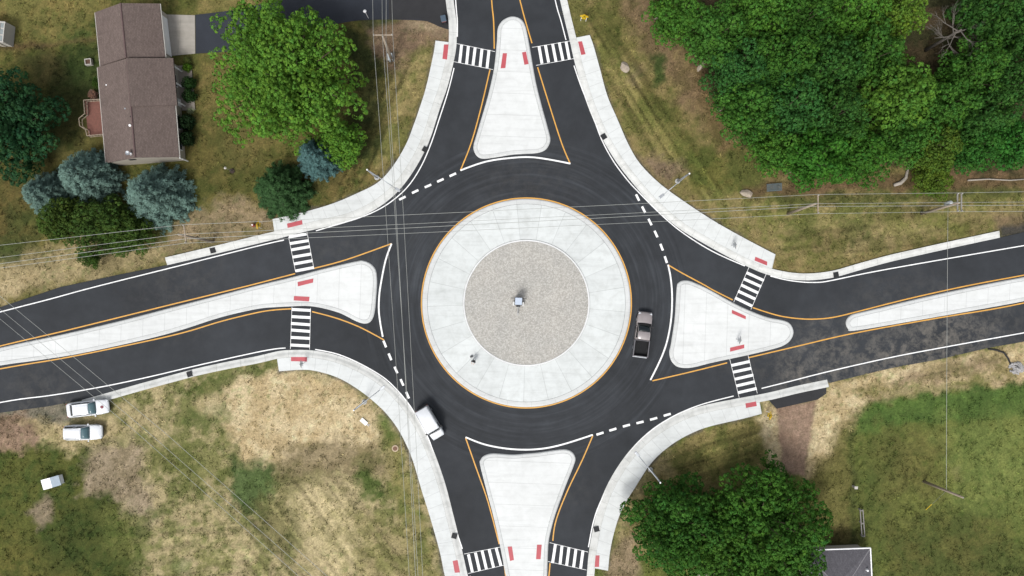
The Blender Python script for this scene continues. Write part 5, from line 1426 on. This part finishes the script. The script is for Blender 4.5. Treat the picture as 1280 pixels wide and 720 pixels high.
def boulder(label, px, py, sx, sy, h, rz, seed, name='boulder', m=None, group=None):
    t = B(); bmesh.ops.create_icosphere(t, subdivisions=4, radius=1)
    rr = Vector((seed * 7.1, seed * 3.3, seed))
    for v in t.verts:
        n = v.co.normalized(); k = 1 + .28 * (mnoise.noise(n * 1.1 + rr)) + .12 * mnoise.noise(n * 3 + rr) + .05 * mnoise.noise(n * 8 + rr)
        # flatten into facets
        v.co = Vector((n.x * sx * k, n.y * sy * k, n.z * h * k))
        for ax_ in ((.5, .2, .8), (-.6, .5, .6), (.1, -.8, .55), (.9, -.1, .35)):
            a_ = Vector(ax_).normalized(); q = Vector((v.co.x / sx, v.co.y / sy, v.co.z / h)); e_ = q.dot(a_) - .72
            if e_ > 0: q -= a_ * e_ * .8; v.co = Vector((q.x * sx, q.y * sy, q.z * h))
    o = finish(name, t, m or M_STONE); o.location = (*P(px, py), h * .35 - .05); o.rotation_euler = (0, 0, R(rz))
    tag(o, label, 'boulder', group or 'boulders along the edge of the wood')
boulder('pale tan boulder alone on the upper right grass verge', 781, 84.5, .72, .5, .45, -65, 1)
boulder('pale grey rounded boulder on the verge just above the wires', 933, 242, .85, .45, .5, -12, 2)
boulder('upright grey stone slab at the left corner of the wood, near the top edge', 822, 20, .55, .28, .6, 50, 3)
boulder('long grey stone slab at the leaf edge, upper of two leaning boulders', 876, 83, .75, .32, .6, 55, 4)
boulder('grey stone slab at the left edge of the leaves, lower of the two leaning boulders', 902, 134, .75, .35, .6, 40, 5)
boulder('grey boulder under the low light green tree, left of the grey slatted grate', 986, 213.5, .7, .32, .9, 28, 6)
# slatted grate
t = thing('slatted_grate', 'blue grey slatted metal grate over the ditch below the wood', 'grate', (*P(967, 234.5), .0), R(4))
bm = B(); bx(bm, 0, .42, .35, 1.9, .08, .08); bx(bm, 0, -.42, .2, 1.9, .08, .08); finish('frame', bm, simple('blue_grey_steel', A(92, 108, 112), .5, .3), t)
bm = B()
for i in range(13): bx(bm, -.9 + i * .15, 0, .3, .07, .9, .03, 0, Matrix.Rotation(R(10), 3, 'X'))
finish('slats', bm, simple('blue_grey_bars', A(102, 118, 122), .5, .3), t)
# logs on the dirt bank
def log(label, pts, r, m, cat='log', name='fallen_log'):
    w = [Vector((*P(a, b), z)) for a, b, z in pts]
    o_ = w[0].copy(); o_.z = 0
    bm = B(); tube(bm, [p - o_ for p in w], r if hasattr(r, '__len__') else [r] * len(w), 10); o = finish(name, bm, m, None, True); o.location = o_; tag(o, label, cat)
    return o
M_PLOG = simple('bleached_wood', A(172, 164, 152), .9, 0, .15, 5)
log('pale bleached log hooked along the brown bank, below the wood', [(1134, 206, .3), (1133, 216, .2), (1131.5, 223, .12), (1125, 229, .12), (1117, 231.5, .1)], [.13, .16, .2, .24, .2], M_PLOG)
log('long thin pale log edging the dirt bank at the right edge', [(1209, 225.5, .1), (1235, 224, .1), (1262, 225.5, .1), (1282, 224, .1)], [.11, .09, .08, .07], M_PLOG)
# field fence
def railfence():
    x, y = P(1075, 652)
    t = thing('rail_fence', 'short stretch of two grey wooden rails above the grey roof', 'fence', (x, y, -.05), R(4))
    for s in (-.16, .16):
        bm = B(); bx(bm, s, 0, .75 if s > 0 else .7, .1, 3.4, .12); finish('rail', bm, M_GWOOD, t)
    for k in (-1.6, 0, 1.6):
        bm = B(); bx(bm, 0, k, .45, .2, .14, .95); finish('post', bm, M_GWOOD, t)
railfence()
t = thing('gate_post', 'stubby pale post at the top of the faint fence line in the right field', 'post', (*P(1066, 607.5), -.05))
bm = B(); bx(bm, 0, 0, .5, .22, .24, 1.0); finish('post', bm, M_GWOOD, t); bm = B(); bx(bm, 0, .02, 1.03, .4, .34, .06); finish('cap', bm, M_TRIM, t)
# riprap heap
rs_ = random.Random(4); bm = B()
for i in range(120):
    a, r = rs_.uniform(0, 6.28), rs_.random() ** .6
    x, y = P(1270 + math.cos(a) * r * 9, 460 + math.sin(a) * r * 7)
    s = rs_.uniform(.12, .24)
    mt = Matrix.Translation((x, y, .05 + (1 - r) * .25)) @ Matrix.Rotation(rs_.uniform(0, 6.28), 4, (rs_.random(), rs_.random(), 1)) @ Matrix.Diagonal((s, s * rs_.uniform(.6, 1), s * .6, 1))
    bmesh.ops.create_icosphere(bm, subdivisions=1, radius=1, matrix=mt)
o = finish('riprap', bm, simple('grey_riprap', A(170, 168, 166), .9, 0, .45, 2)); tag(o, 'small heap of loose grey stones at the culvert by the right edge', None, None, 'stuff')
t = thing('cut_edge', 'black cut-edge pipe curving out of the bank above the heap of grey stones', 'lip', (*P(1250, 440), -.05))
bm = B(); ps = [Vector((*P(a, b), z)) - Vector((*P(1250, 440), 0)) for a, b, z in ((1235, 436, .02), (1246, 437.5, .05), (1255, 441, .08), (1260, 448, .08), (1263, 455, .08))]
tube(bm, ps, .11, 8); finish('lip', bm, M_DARK, t, True)  # tube added to stand for the dark cut edge of the bank
# ------------------------------------------------------------------ vehicles
def loft(bm, stations):
    """stations: (x, halfwidth, z bottom, z top, crown)"""
    rings = []
    for x, w, zb, zt, cw in stations:
        h = zt - zb
        half = [(w * .86, zb), (w * .97, zb + h * .12), (w, zb + h * .45), (w * .985, zb + h * .75), (w * .93, zt - .05), (w * .80, zt - .008), (w * .4, zt + cw * .8)]
        pts = [(-a, z) for a, z in half] + [(0, zt + cw)] + [(a, z) for a, z in half[::-1]]
        rings.append([bm.verts.new((x, a, z)) for a, z in pts])
    n = len(rings[0])
    for a, b in zip(rings, rings[1:]):
        for k in range(n): bm.faces.new((a[k], a[(k + 1) % n], b[(k + 1) % n], b[k]))
    bm.faces.new(rings[0]); bm.faces.new(rings[-1][::-1])
def panel(bm, a, b, c, d, off, inset=(.0, .0), bow=0, n=5, th=.012):
    """a-b lower edge, d-c upper edge; a thin curved pane pushed out along its normal"""
    a, b, c, d = map(Vector, (a, b, c, d))
    nrm = (b - a).cross(d - a).normalized()
    iu, iv = inset
    g_ = []
    for j in range(3):
        v = iv + (1 - 2 * iv) * j / 2; row = []
        for i in range(n + 1):
            u = iu + (1 - 2 * iu) * i / n
            p = a.lerp(b, u).lerp(d.lerp(c, u), v) + nrm * (off + bow * (1 - (2 * u - 1) ** 2))
            row.append((bm.verts.new(p), bm.verts.new(p - nrm * th)))
        g_.append(row)
    for j in range(2):
        for i in range(n):
            for s in (0, 1):
                f = [g_[j][i][s], g_[j][i + 1][s], g_[j + 1][i + 1][s], g_[j + 1][i][s]]
                bm.faces.new(f if s == 0 else f[::-1])
    ed = [g_[0][i] for i in range(n + 1)] + [g_[j][n] for j in (1, 2)] + [g_[2][i] for i in range(n - 1, -1, -1)] + [g_[1][0]]
    for p, q in zip(ed, ed[1:] + ed[:1]): bm.faces.new((p[0], p[1], q[1], q[0]))
def wheels(t, xs, w, r=.35):
    for x in xs:
        for s in (-1, 1):
            bm = B(); y0 = s * (w - .24); y1 = s * (w - .01)
            tube(bm, [(x, y0, r), (x, y0 + s * .03, r), (x, y1 - s * .03, r), (x, y1, r)], [r * .9, r, r, r * .9], 20); k = finish('wheel', bm, M_DARK, t, True)
            bm = B(); tube(bm, [(x, y1 - s * .02, r), (x, y1 + s * .012, r)], [r * .62, r * .55], 14); finish('rim', bm, M_STEEL, k, True)
def car_paint(name, col, rough=.3):
    m, nt, b = mat_base(name); b.inputs['Base Color'].default_value = col; b.inputs['Roughness'].default_value = rough
    b.inputs['Coat Weight'].default_value = .5; b.inputs['Coat Roughness'].default_value = .08
    co = coord(nt); f = noise_(nt, co, 1.5, 4)
    nt.links.new(mixc(nt, 1.0, col, ramp(nt, f, [(.3, g(.93)), (.7, g(1.03))]), 'MULTIPLY'), b.inputs['Base Color'])
    return m
P_WHITE = car_paint('white_car_paint', (.62, .635, .65, 1))
P_GREY = car_paint('warm_grey_car_paint', A(156, 148, 147), .35)
M_BLACKP = simple('black_plastic', A(28, 29, 31), .6)
M_GLASSD = simple('dark_glass', A(18, 28, 30), .12, 0, .05)
M_HEAD = simple('headlight_glass', A(214, 218, 222), .15)
M_TAIL = simple('tail_light_red', A(160, 36, 34), .25)
M_GLASSW = simple('teal_windscreen', A(84, 112, 118), .12, 0, .06)

def sedan(name, label, px, py, h, rz, rear, L, W_, z_roof, belt, roofx, beltx, stations, cat, glass, rearglass, extra=None, group=None):
    x, y = P(px, py, h); t = thing(name, label, cat, (x, y, .0), R(rz), group)
    bm = B(); loft(bm, stations); body = finish('body', bm, P_WHITE, t, True)
    wb, wt = W_ * .86, W_ * .70
    bf, br = beltx; rf, rr = roofx; zr = z_roof
    # cabin shell
    bm = B()
    zc = belt
    lo = [(br, -wb), (bf, -wb), (bf, wb), (br, wb)]; hi = [(rr, -wt), (rf, -wt), (rf, wt), (rr, wt)]
    v = [bm.verts.new((a, b, zc - .06)) for a, b in lo] + [bm.verts.new((a, b, zr - .05)) for a, b in hi]
    for f in ((3, 2, 1, 0), (4, 5, 6, 7), (0, 1, 5, 4), (1, 2, 6, 5), (2, 3, 7, 6), (3, 0, 4, 7)): bm.faces.new([v[i] for i in f])
    finish('cabin', bm, P_WHITE, t, False, .03)
    bm = B()
    stn = [(rr - .02, wt * .86, zr - .07, zr - .035), (rr + .12, wt * .98, zr - .07, zr - .005), ((rr + rf) / 2, wt * 1.02, zr - .07, zr + .03), (rf - .12, wt * .99, zr - .07, zr), (rf + .02, wt * .9, zr - .07, zr - .035)]
    loft(bm, [(a, b, c, d, .02) for a, b, c, d in stn]); finish('roof', bm, P_WHITE, t, True)
    lo3 = [Vector((a, b, zc)) for a, b in lo]; hi3 = [Vector((a, b, zr - .05)) for a, b in hi]
    bm = B(); panel(bm, lo3[1], lo3[2], hi3[2], hi3[1], .012, (.03, .03), .06); finish('windscreen', bm, glass, t, True)
    bm = B(); panel(bm, lo3[3], lo3[0], hi3[0], hi3[3], .012, (.06, .08), .03); finish('rear_window', bm, rearglass, t, True)
    for s, (i, j) in ((1, (2, 3)), (-1, (0, 1))):
        a, b, c, d = lo3[i], lo3[j], hi3[j], hi3[i]
        for u0, u1 in ((.05, .47), (.52, .95)):
            bm = B(); panel(bm, a.lerp(b, u0), a.lerp(b, u1), d.lerp(c, u1), d.lerp(c, u0), .012, (.02, .1)); finish('side_window', bm, M_GLASSD, t, True)
        bm = B(); bx(bm, bf - .15, s * (W_ + .06), belt + .06, .16, .2, .13); finish('mirror', bm, P_WHITE, t, bevel=.03)
    wheels(t, (L * .31, -L * .29), W_ - .02)
    xf = stations[-1][0]; xr = stations[0][0]
    for s in (-1, 1):
        bm = B(); bx(bm, xf - .2, s * (W_ * .68), stations[-3][3] - .13, .3, .34, .12, -s * .35); finish('headlight', bm, M_HEAD, t, bevel=.02)
        bm = B(); bx(bm, xr + .05, s * (W_ * .72), stations[1][3] - .2, .14, .3, .16, s * .2); finish('tail_light', bm, M_TAIL, t, bevel=.02)
    bm = B(); bx(bm, xf - .03, 0, .45, .14, W_ * 1.3, .16); finish('bumper', bm, M_BLACKP, t, bevel=.04)
    bm = B(); bx(bm, xr - .0, 0, .5, .16, W_ * 1.5, .2); finish('bumper', bm, P_WHITE, t, bevel=.04)
    return t, body
st = [(-2.58, .66, .35, .86, .01), (-2.52, .80, .28, .96, .01), (-2.3, .90, .25, 1.0, .02), (-1.4, .95, .25, 1.0, .02), (.9, .95, .25, .98, .03), (1.6, .93, .25, .94, .04), (2.2, .86, .27, .84, .03), (2.5, .72, .3, .74, .02), (2.6, .55, .35, .66, .0)]
t, body = sedan('parked_car', 'white saloon car with a dark red mark on its bonnet, parked touching the kerb end', 109.5, 510.5, .8, 6.5, 0, 5.1, .95, 1.47, .96, (.35, -1.55), (1.15, -2.1), st, 'car', M_GLASSW, M_GLASSD, group='white cars parked on the verge')
def blob(bm, cx, cy, rx, ry, zf, th=.012, n=14, seed=1):
    rr = random.Random(seed); tp = []; bt = []
    for k in range(n):
        a = 2 * math.pi * k / n; q = rr.uniform(.8, 1.1)
        xx, yy = cx + rx * q * math.cos(a), cy + ry * q * math.sin(a)
        tp.append(bm.verts.new((xx, yy, zf(xx, yy) + th))); bt.append(bm.verts.new((xx, yy, zf(xx, yy) - .02)))
    bm.faces.new(tp)
    for k in range(n): bm.faces.new((tp[k], bt[k], bt[(k + 1) % n], tp[(k + 1) % n]))
bm = B(); blob(bm, 1.86, -.02, .2, .2, lambda x, y: .955 - (x - 1.86) * .13); finish('bonnet_mark', bm, simple('dark_red_mark', A(126, 44, 58), .5, 0, .3, 9), t)  # dark red mark set flat on the bonnet
st2 = [(-2.28, .78, .35, .98, .01), (-2.2, .88, .28, 1.05, .01), (-1.9, .94, .25, 1.06, .02), (-1.0, .96, .25, 1.06, .02), (.9, .95, .25, 1.02, .03), (1.6, .93, .25, .97, .04), (2.05, .86, .27, .87, .03), (2.28, .72, .3, .76, .02), (2.36, .55, .35, .68, .0)]
t2, body2 = sedan('parked_car', 'white estate car with a plain bonnet, the lower of the pair parked on straw', 103, 540.8, .9, 1.5, 0, 4.6, .96, 1.62, 1.02, (.12, -2.0), (.98, -2.2), st2, 'car', M_GLASSW, M_GLASSD, group='white cars parked on the verge')
# second pair of rails on the estate roof
for s in (-1, 1):
    bm = B(); tube(bm, [(-1.8, s * .6, 1.66), (-.1, s * .6, 1.67)], .025, 6); finish('roof_rail', bm, M_STEEL, t2)

# pickup
x, y = P(803.6, 418, .9); t = thing('pickup_truck', 'grey pickup truck with an empty black bed driving round the circle', 'pickup truck', (x, y, 0), R(83))
L = 5.55
bm = B(); loft(bm, [(.75, .93, .35, 1.12, .02), (1.6, .95, .35, 1.13, .05), (2.1, .94, .35, 1.10, .07), (2.42, .89, .38, 1.05, .06), (2.62, .78, .42, .98, .04), (2.74, .62, .45, .92, .02), (2.8, .4, .48, .86, .0)]); finish('bonnet', bm, P_GREY, t, True)
bm = B(); loft(bm, [(-.66, .94, .35, 1.14, 0), (.78, .94, .35, 1.13, 0)]); finish('cab_body', bm, P_GREY, t, True)
wb, wt = .88, .70
lo3 = [Vector(p) for p in ((-.62, -wb, 1.1), (1.40, -wb, 1.1), (1.40, wb, 1.1), (-.62, wb, 1.1))]; hi3 = [Vector(p) for p in ((-.5, -wt, 1.80), (.36, -wt, 1.80), (.36, wt, 1.80), (-.5, wt, 1.80))]
bm = B(); v = [bm.verts.new(p) for p in lo3 + hi3]
for f in ((3, 2, 1, 0), (4, 5, 6, 7), (0, 1, 5, 4), (1, 2, 6, 5), (2, 3, 7, 6), (3, 0, 4, 7)): bm.faces.new([v[i] for i in f])
finish('cabin', bm, P_GREY, t, False, .03)
bm = B(); loft(bm, [(-.62, .66, 1.76, 1.80, .01), (-.5, .75, 1.76, 1.84, .02), (-.1, .77, 1.76, 1.87, .02), (.3, .74, 1.76, 1.85, .02), (.42, .66, 1.76, 1.80, .01)]); finish('roof', bm, P_GREY, t, True)
bm = B(); panel(bm, lo3[1], lo3[2], hi3[2], hi3[1], .014, (.02, .02), .10); finish('windscreen', bm, M_GLASSD, t, True)
bm = B(); panel(bm, lo3[3], lo3[0], hi3[0], hi3[3], .012, (.08, .12), 0); finish('rear_window', bm, M_GLASSD, t, True)
for s, (i, j) in ((1, (2, 3)), (-1, (0, 1))):
    a, b, c, d = lo3[i], lo3[j], hi3[j], hi3[i]
    for u0, u1 in ((.08, .47), (.52, .93)):
        bm = B(); panel(bm, a.lerp(b, u0), a.lerp(b, u1), d.lerp(c, u1), d.lerp(c, u0), .012, (.02, .1)); finish('side_window', bm, M_GLASSD, t, True)
    bm = B(); bx(bm, 1.0, s * 1.06, 1.2, .16, .24, .2); finish('mirror', bm, M_BLACKP, t, bevel=.03)
    bm = B(); bx(bm, 2.55, s * .66, .92, .22, .34, .16, -s * .3); finish('headlight', bm, M_HEAD, t, bevel=.02)
    bm = B(); bx(bm, -2.72, s * .86, .92, .12, .14, .34); finish('tail_light', bm, M_TAIL, t, bevel=.02)
    bm = B(); bx(bm, -.2, s * .95, .42, 1.6, .14, .06); finish('running_board', bm, M_BLACKP, t, bevel=.02)
bm = B()
for s in (-1, 1):
    bx(bm, -1.74, s * .90, .77, 2.06, .12, .72)
bx(bm, -2.72, 0, .77, .09, 1.68, .7); bx(bm, -.75, 0, .8, .08, 1.68, .68)
bed = finish('bed', bm, car_paint('dark_grey_paint', A(104, 102, 106), .4), t, False, .02)
bm = B(); bx(bm, -1.74, 0, .56, 1.86, 1.67, .06)
for s in (-1, 1): bx(bm, -1.74, s * .825, .84, 1.88, .02, .52)
bx(bm, -.80, 0, .84, .02, 1.6, .52); bx(bm, -2.665, 0, .84, .02, 1.6, .52)
for k in range(9): bx(bm, -1.74, -.72 + k * .18, .60, 1.84, .07, .025)
finish('bed_liner', bm, simple('bed_liner_black', A(20, 21, 23), .9, 0, .15), bed)
bm = B(); bx(bm, -2.84, 0, .5, .16, 1.8, .18); finish('bumper', bm, M_STEEL, t, bevel=.03)
bm = B(); bx(bm, 2.74, 0, .55, .16, 1.7, .22); finish('bumper', bm, P_GREY, t, bevel=.05)
bm = B(); bx(bm, 2.735, 0, .82, .05, 1.0, .2); finish('grille', bm, M_BLACKP, t, bevel=.02)
wheels(t, (1.75, -1.75), .97, .40)

# white van
x, y = P(537.2, 528, 1.1); t = thing('van', 'white boxy delivery van turning off the circle at the lower left kerb', 'van', (x, y, 0), R(-59))
bm = B(); loft(bm, [(-2.0, .80, .4, 2.12, 0), (-1.93, .86, .3, 2.2, .02), (-.5, .88, .3, 2.22, .03), (.85, .88, .3, 2.2, .03), (1.02, .86, .3, 2.13, .02)]); finish('body', bm, P_WHITE, t, True)
bm = B(); loft(bm, [(.98, .87, .3, 1.28, .02), (1.5, .87, .3, 1.24, .04), (1.95, .84, .32, 1.12, .04), (2.15, .74, .36, 1.0, .02), (2.2, .6, .4, .9, 0)]); finish('bonnet', bm, P_WHITE, t, True)
lo3 = [Vector((1.36, -.80, 1.27)), Vector((1.36, .80, 1.27))]; hi3 = [Vector((1.03, -.76, 2.1)), Vector((1.03, .76, 2.1))]
bm = B(); v = [bm.verts.new(p) for p in (lo3[0], lo3[1], hi3[1], hi3[0], (1.0, -.80, 1.25), (1.0, .80, 1.25), (1.0, .76, 2.1), (1.0, -.76, 2.1))]
for f in ((0, 1, 2, 3), (7, 6, 5, 4), (0, 4, 5, 1), (1, 5, 6, 2), (2, 6, 7, 3), (3, 7, 4, 0)): bm.faces.new([v[i] for i in f])
finish('cab_front', bm, P_WHITE, t)
bm = B(); panel(bm, lo3[0], lo3[1], hi3[1], hi3[0], .014, (.03, .04), .05); finish('windscreen', bm, M_GLASSD, t, True)
for s in (-1, 1):
    bm = B(); bx(bm, .72, s * .873, 1.62, .62, .03, .5); finish('side_window', bm, M_GLASSD, t)
    bm = B(); bx(bm, 1.05, s * 1.02, 1.42, .18, .26, .26); finish('mirror', bm, M_BLACKP, t, bevel=.03)
    bm = B(); bx(bm, 2.06, s * .64, .98, .2, .26, .18, -s * .3); finish('headlight', bm, M_HEAD, t, bevel=.02)
    bm = B(); bx(bm, -2.0, s * .78, 1.0, .08, .12, .4); finish('tail_light', bm, M_TAIL, t)
    bm = B(); tube(bm, [(-1.9, s * .80, 2.22), (.8, s * .80, 2.22)], .025, 6); finish('roof_rail', bm, M_STEEL, t)
bm = B(); bx(bm, -2.0, 0, 1.72, .03, 1.2, .45); finish('rear_window', bm, M_GLASSD, t)
bm = B(); bx(bm, -2.1, 0, .5, .2, 1.66, .16); bx(bm, 2.2, 0, .48, .14, 1.5, .18); finish('bumper', bm, M_BLACKP, t, bevel=.03)
wheels(t, (1.3, -1.25), .9, .34)

# ------------------------------------------------------------------ the person on the apron
def skin_mesh(name, verts, edges, radii, m, parent, root=0, sub=1):
    me = bpy.data.meshes.new(name); me.from_pydata(verts, edges, [])
    o = link(name, me, parent, m)
    sk = o.modifiers.new('skin', 'SKIN'); sk.use_smooth_shade = True
    for i, r_ in enumerate(radii):
        v = me.skin_vertices[0].data[i]
        v.radius = r_ if hasattr(r_, '__len__') else (r_, r_); v.use_root = (i == root)
    ss = o.modifiers.new('sub', 'SUBSURF'); ss.levels = sub; ss.render_levels = sub
    # bake the modifiers so the object is a plain mesh
    dg = bpy.context.evaluated_depsgraph_get()
    nm = bpy.data.meshes.new_from_object(o.evaluated_get(dg)); o.modifiers.clear(); o.data = nm
    return o
def chain(V, E, Rr, start, pts):
    prev = start
    for p, r_ in pts:
        V.append(p); Rr.append(r_)
        if prev is not None: E.append((prev, len(V) - 1))
        prev = len(V) - 1
    return prev
x, y = P(592.5, 450.5)
per = thing('person', 'person in dark clothes standing on the apron of the central island', 'person', (x, y, .125), R(160))
M_SKIN = simple('skin', A(206, 164, 140), .6); M_JKT = simple('dark_jacket', A(46, 46, 52), .85); M_TRS = simple('charcoal_trousers', A(58, 56, 58), .9); M_HAIR = simple('dark_hair', A(36, 30, 28), .8)
V, E, Q = [], [], []
pel = chain(V, E, Q, None, [((0, 0, .94), (.15, .11))])
ch = chain(V, E, Q, pel, [((0, .0, 1.12), (.14, .10)), ((0, -.01, 1.32), (.165, .11)), ((0, 0, 1.44), (.10, .08))])
hd = chain(V, E, Q, ch, [((0, .01, 1.52), .055), ((0, .02, 1.60), (.07, .085)), ((0, .02, 1.69), (.075, .095)), ((0, .01, 1.75), (.055, .07))])
chain(V, E, Q, hd - 2, [((0, .12, 1.615), .014)])     # nose
for s in (-1, 1):
    sh = chain(V, E, Q, ch - 1, [((s * .17, 0, 1.41), .06), ((s * .25, -.02, 1.15), .045), ((s * .17, .20, 1.05), .036), ((s * .12, .30, 1.07), (.022, .036)), ((s * .10, .36, 1.075), (.018, .038))])
    for k in range(4):
        o_ = (k - 1.5) * .019; ln = (.055, .066, .062, .048)[k]
        chain(V, E, Q, sh, [((s * .10 + o_, .385, 1.075), .0085), ((s * .10 + o_, .385 + ln * .6, 1.065), .008), ((s * .10 + o_, .385 + ln * .8, 1.04), .007)])
    chain(V, E, Q, sh - 1, [((s * .075, .33, 1.085), .010), ((s * .055, .365, 1.085), .009)])
    leg = chain(V, E, Q, pel, [((s * .095, 0, .86), .085), ((s * .11, .01, .48), .055), ((s * .12, -.02, .10), .038), ((s * .125, .06, .035), (.04, .03)), ((s * .13, .16, .025), (.035, .022))])
skin_mesh('body', V, E, Q, M_SKIN, per)
V, E, Q = [], [], []
j0 = chain(V, E, Q, None, [((0, 0, .90), (.18, .135))])
j = chain(V, E, Q, j0, [((0, 0, 1.12), (.165, .125)), ((0, -.01, 1.32), (.19, .13)), ((0, 0, 1.45), (.10, .085))])
for s in (-1, 1): chain(V, E, Q, j - 1, [((s * .175, 0, 1.41), .078), ((s * .255, -.02, 1.15), .062), ((s * .175, .195, 1.05), .05)])
skin_mesh('jacket', V, E, Q, M_JKT, per)
V, E, Q = [], [], []
j0 = chain(V, E, Q, None, [((0, 0, .94), (.155, .12))])
for s in (-1, 1): chain(V, E, Q, j0, [((s * .095, 0, .84), .105), ((s * .11, .01, .48), .078), ((s * .12, -.02, .09), .064)])
skin_mesh('trousers', V, E, Q, M_TRS, per)
for s in (-1, 1):
    bm = B(); bx(bm, s * .125, .06, .045, .095, .27, .085); finish('shoe', bm, M_DARK, per, True, .025)
    bm = B(); bmesh.ops.create_uvsphere(bm, u_segments=8, v_segments=6, radius=.011, matrix=Matrix.Translation((s * .03, .108, 1.655))); finish('eye', bm, M_DARK, per, True)
    bm = B(); bmesh.ops.create_uvsphere(bm, u_segments=8, v_segments=6, radius=.028, matrix=Matrix.Translation((s * .08, .01, 1.64)) @ Matrix.Diagonal((.4, .7, 1.1, 1))); finish('ear', bm, M_SKIN, per, True)
bm = B(); bx(bm, 0, .102, 1.575, .045, .014, .012); finish('mouth', bm, simple('lips', A(160, 96, 90), .6), per)
bm = B(); bmesh.ops.create_uvsphere(bm, u_segments=14, v_segments=10, radius=.11, matrix=Matrix.Translation((0, -.012, 1.70)) @ Matrix.Diagonal((.86, 1.0, .82, 1))); finish('hair', bm, M_HAIR, per, True)
t = thing('equipment_bag', 'small open grey bag on the apron beside the standing person', 'bag', (*P(589.5, 445.5), .118), R(30))
bm = B(); bx(bm, 0, 0, .12, .34, .24, .22); finish('bag_body', bm, simple('bag_grey', A(110, 110, 112), .9), t, bevel=.05)
bm = B(); tube(bm, [(-.13, 0, .22), (-.08, 0, .33), (.08, 0, .33), (.13, 0, .22)], .016, 6); finish('strap', bm, M_DARK, t)

# ------------------------------------------------------------------ sky, sun, camera
w = bpy.data.worlds.new('World'); S.world = w; w.use_nodes = True
nt = w.node_tree; nt.nodes.clear()
SUN_EL, SUN_AZ = R(58), R(205)            # high sun veiled by thin cloud, from below-left of the photo (north is up)
sky = nt.nodes.new('ShaderNodeTexSky'); sky.sky_type = 'NISHITA'; sky.sun_disc = False
sky.sun_elevation = SUN_EL; sky.sun_rotation = SUN_AZ; sky.air_density = 1.0; sky.dust_density = 4.0; sky.ozone_density = 1.0; sky.altitude = 200
hs = nt.nodes.new('ShaderNodeHueSaturation'); hs.inputs['Saturation'].default_value = .32
nt.links.new(sky.outputs[0], hs.inputs['Color'])
bg = nt.nodes.new('ShaderNodeBackground'); bg.inputs[1].default_value = .135
out = nt.nodes.new('ShaderNodeOutputWorld')
nt.links.new(hs.outputs[0], bg.inputs[0]); nt.links.new(bg.outputs[0], out.inputs[0])
sl = bpy.data.lights.new('sun', 'SUN'); sl.energy = 1.75; sl.angle = R(17); sl.color = (1.0, .98, .95)
so = bpy.data.objects.new('sun', sl); C.objects.link(so)
d = Vector((math.sin(SUN_AZ) * math.cos(SUN_EL), math.cos(SUN_AZ) * math.cos(SUN_EL), math.sin(SUN_EL)))
so.location = d * 300; so.rotation_euler = d.to_track_quat('Z', 'Y').to_euler()
cam = bpy.data.cameras.new('camera'); cam.sensor_width = 36; cam.lens = 28; cam.sensor_fit = 'HORIZONTAL'; cam.clip_end = 3000; cam.clip_start = .5
co_ = bpy.data.objects.new('camera', cam); C.objects.link(co_); co_.location = (0, 0, H); co_.rotation_euler = (0, 0, 0)
S.camera = co_
S.render.engine = 'CYCLES'
S.render.resolution_x, S.render.resolution_y = 1024, 576
S.view_settings.view_transform = 'Standard'; S.view_settings.look = 'None'; S.view_settings.gamma = 1; S.view_settings.use_curve_mapping = False
S.view_settings.exposure = 0.55
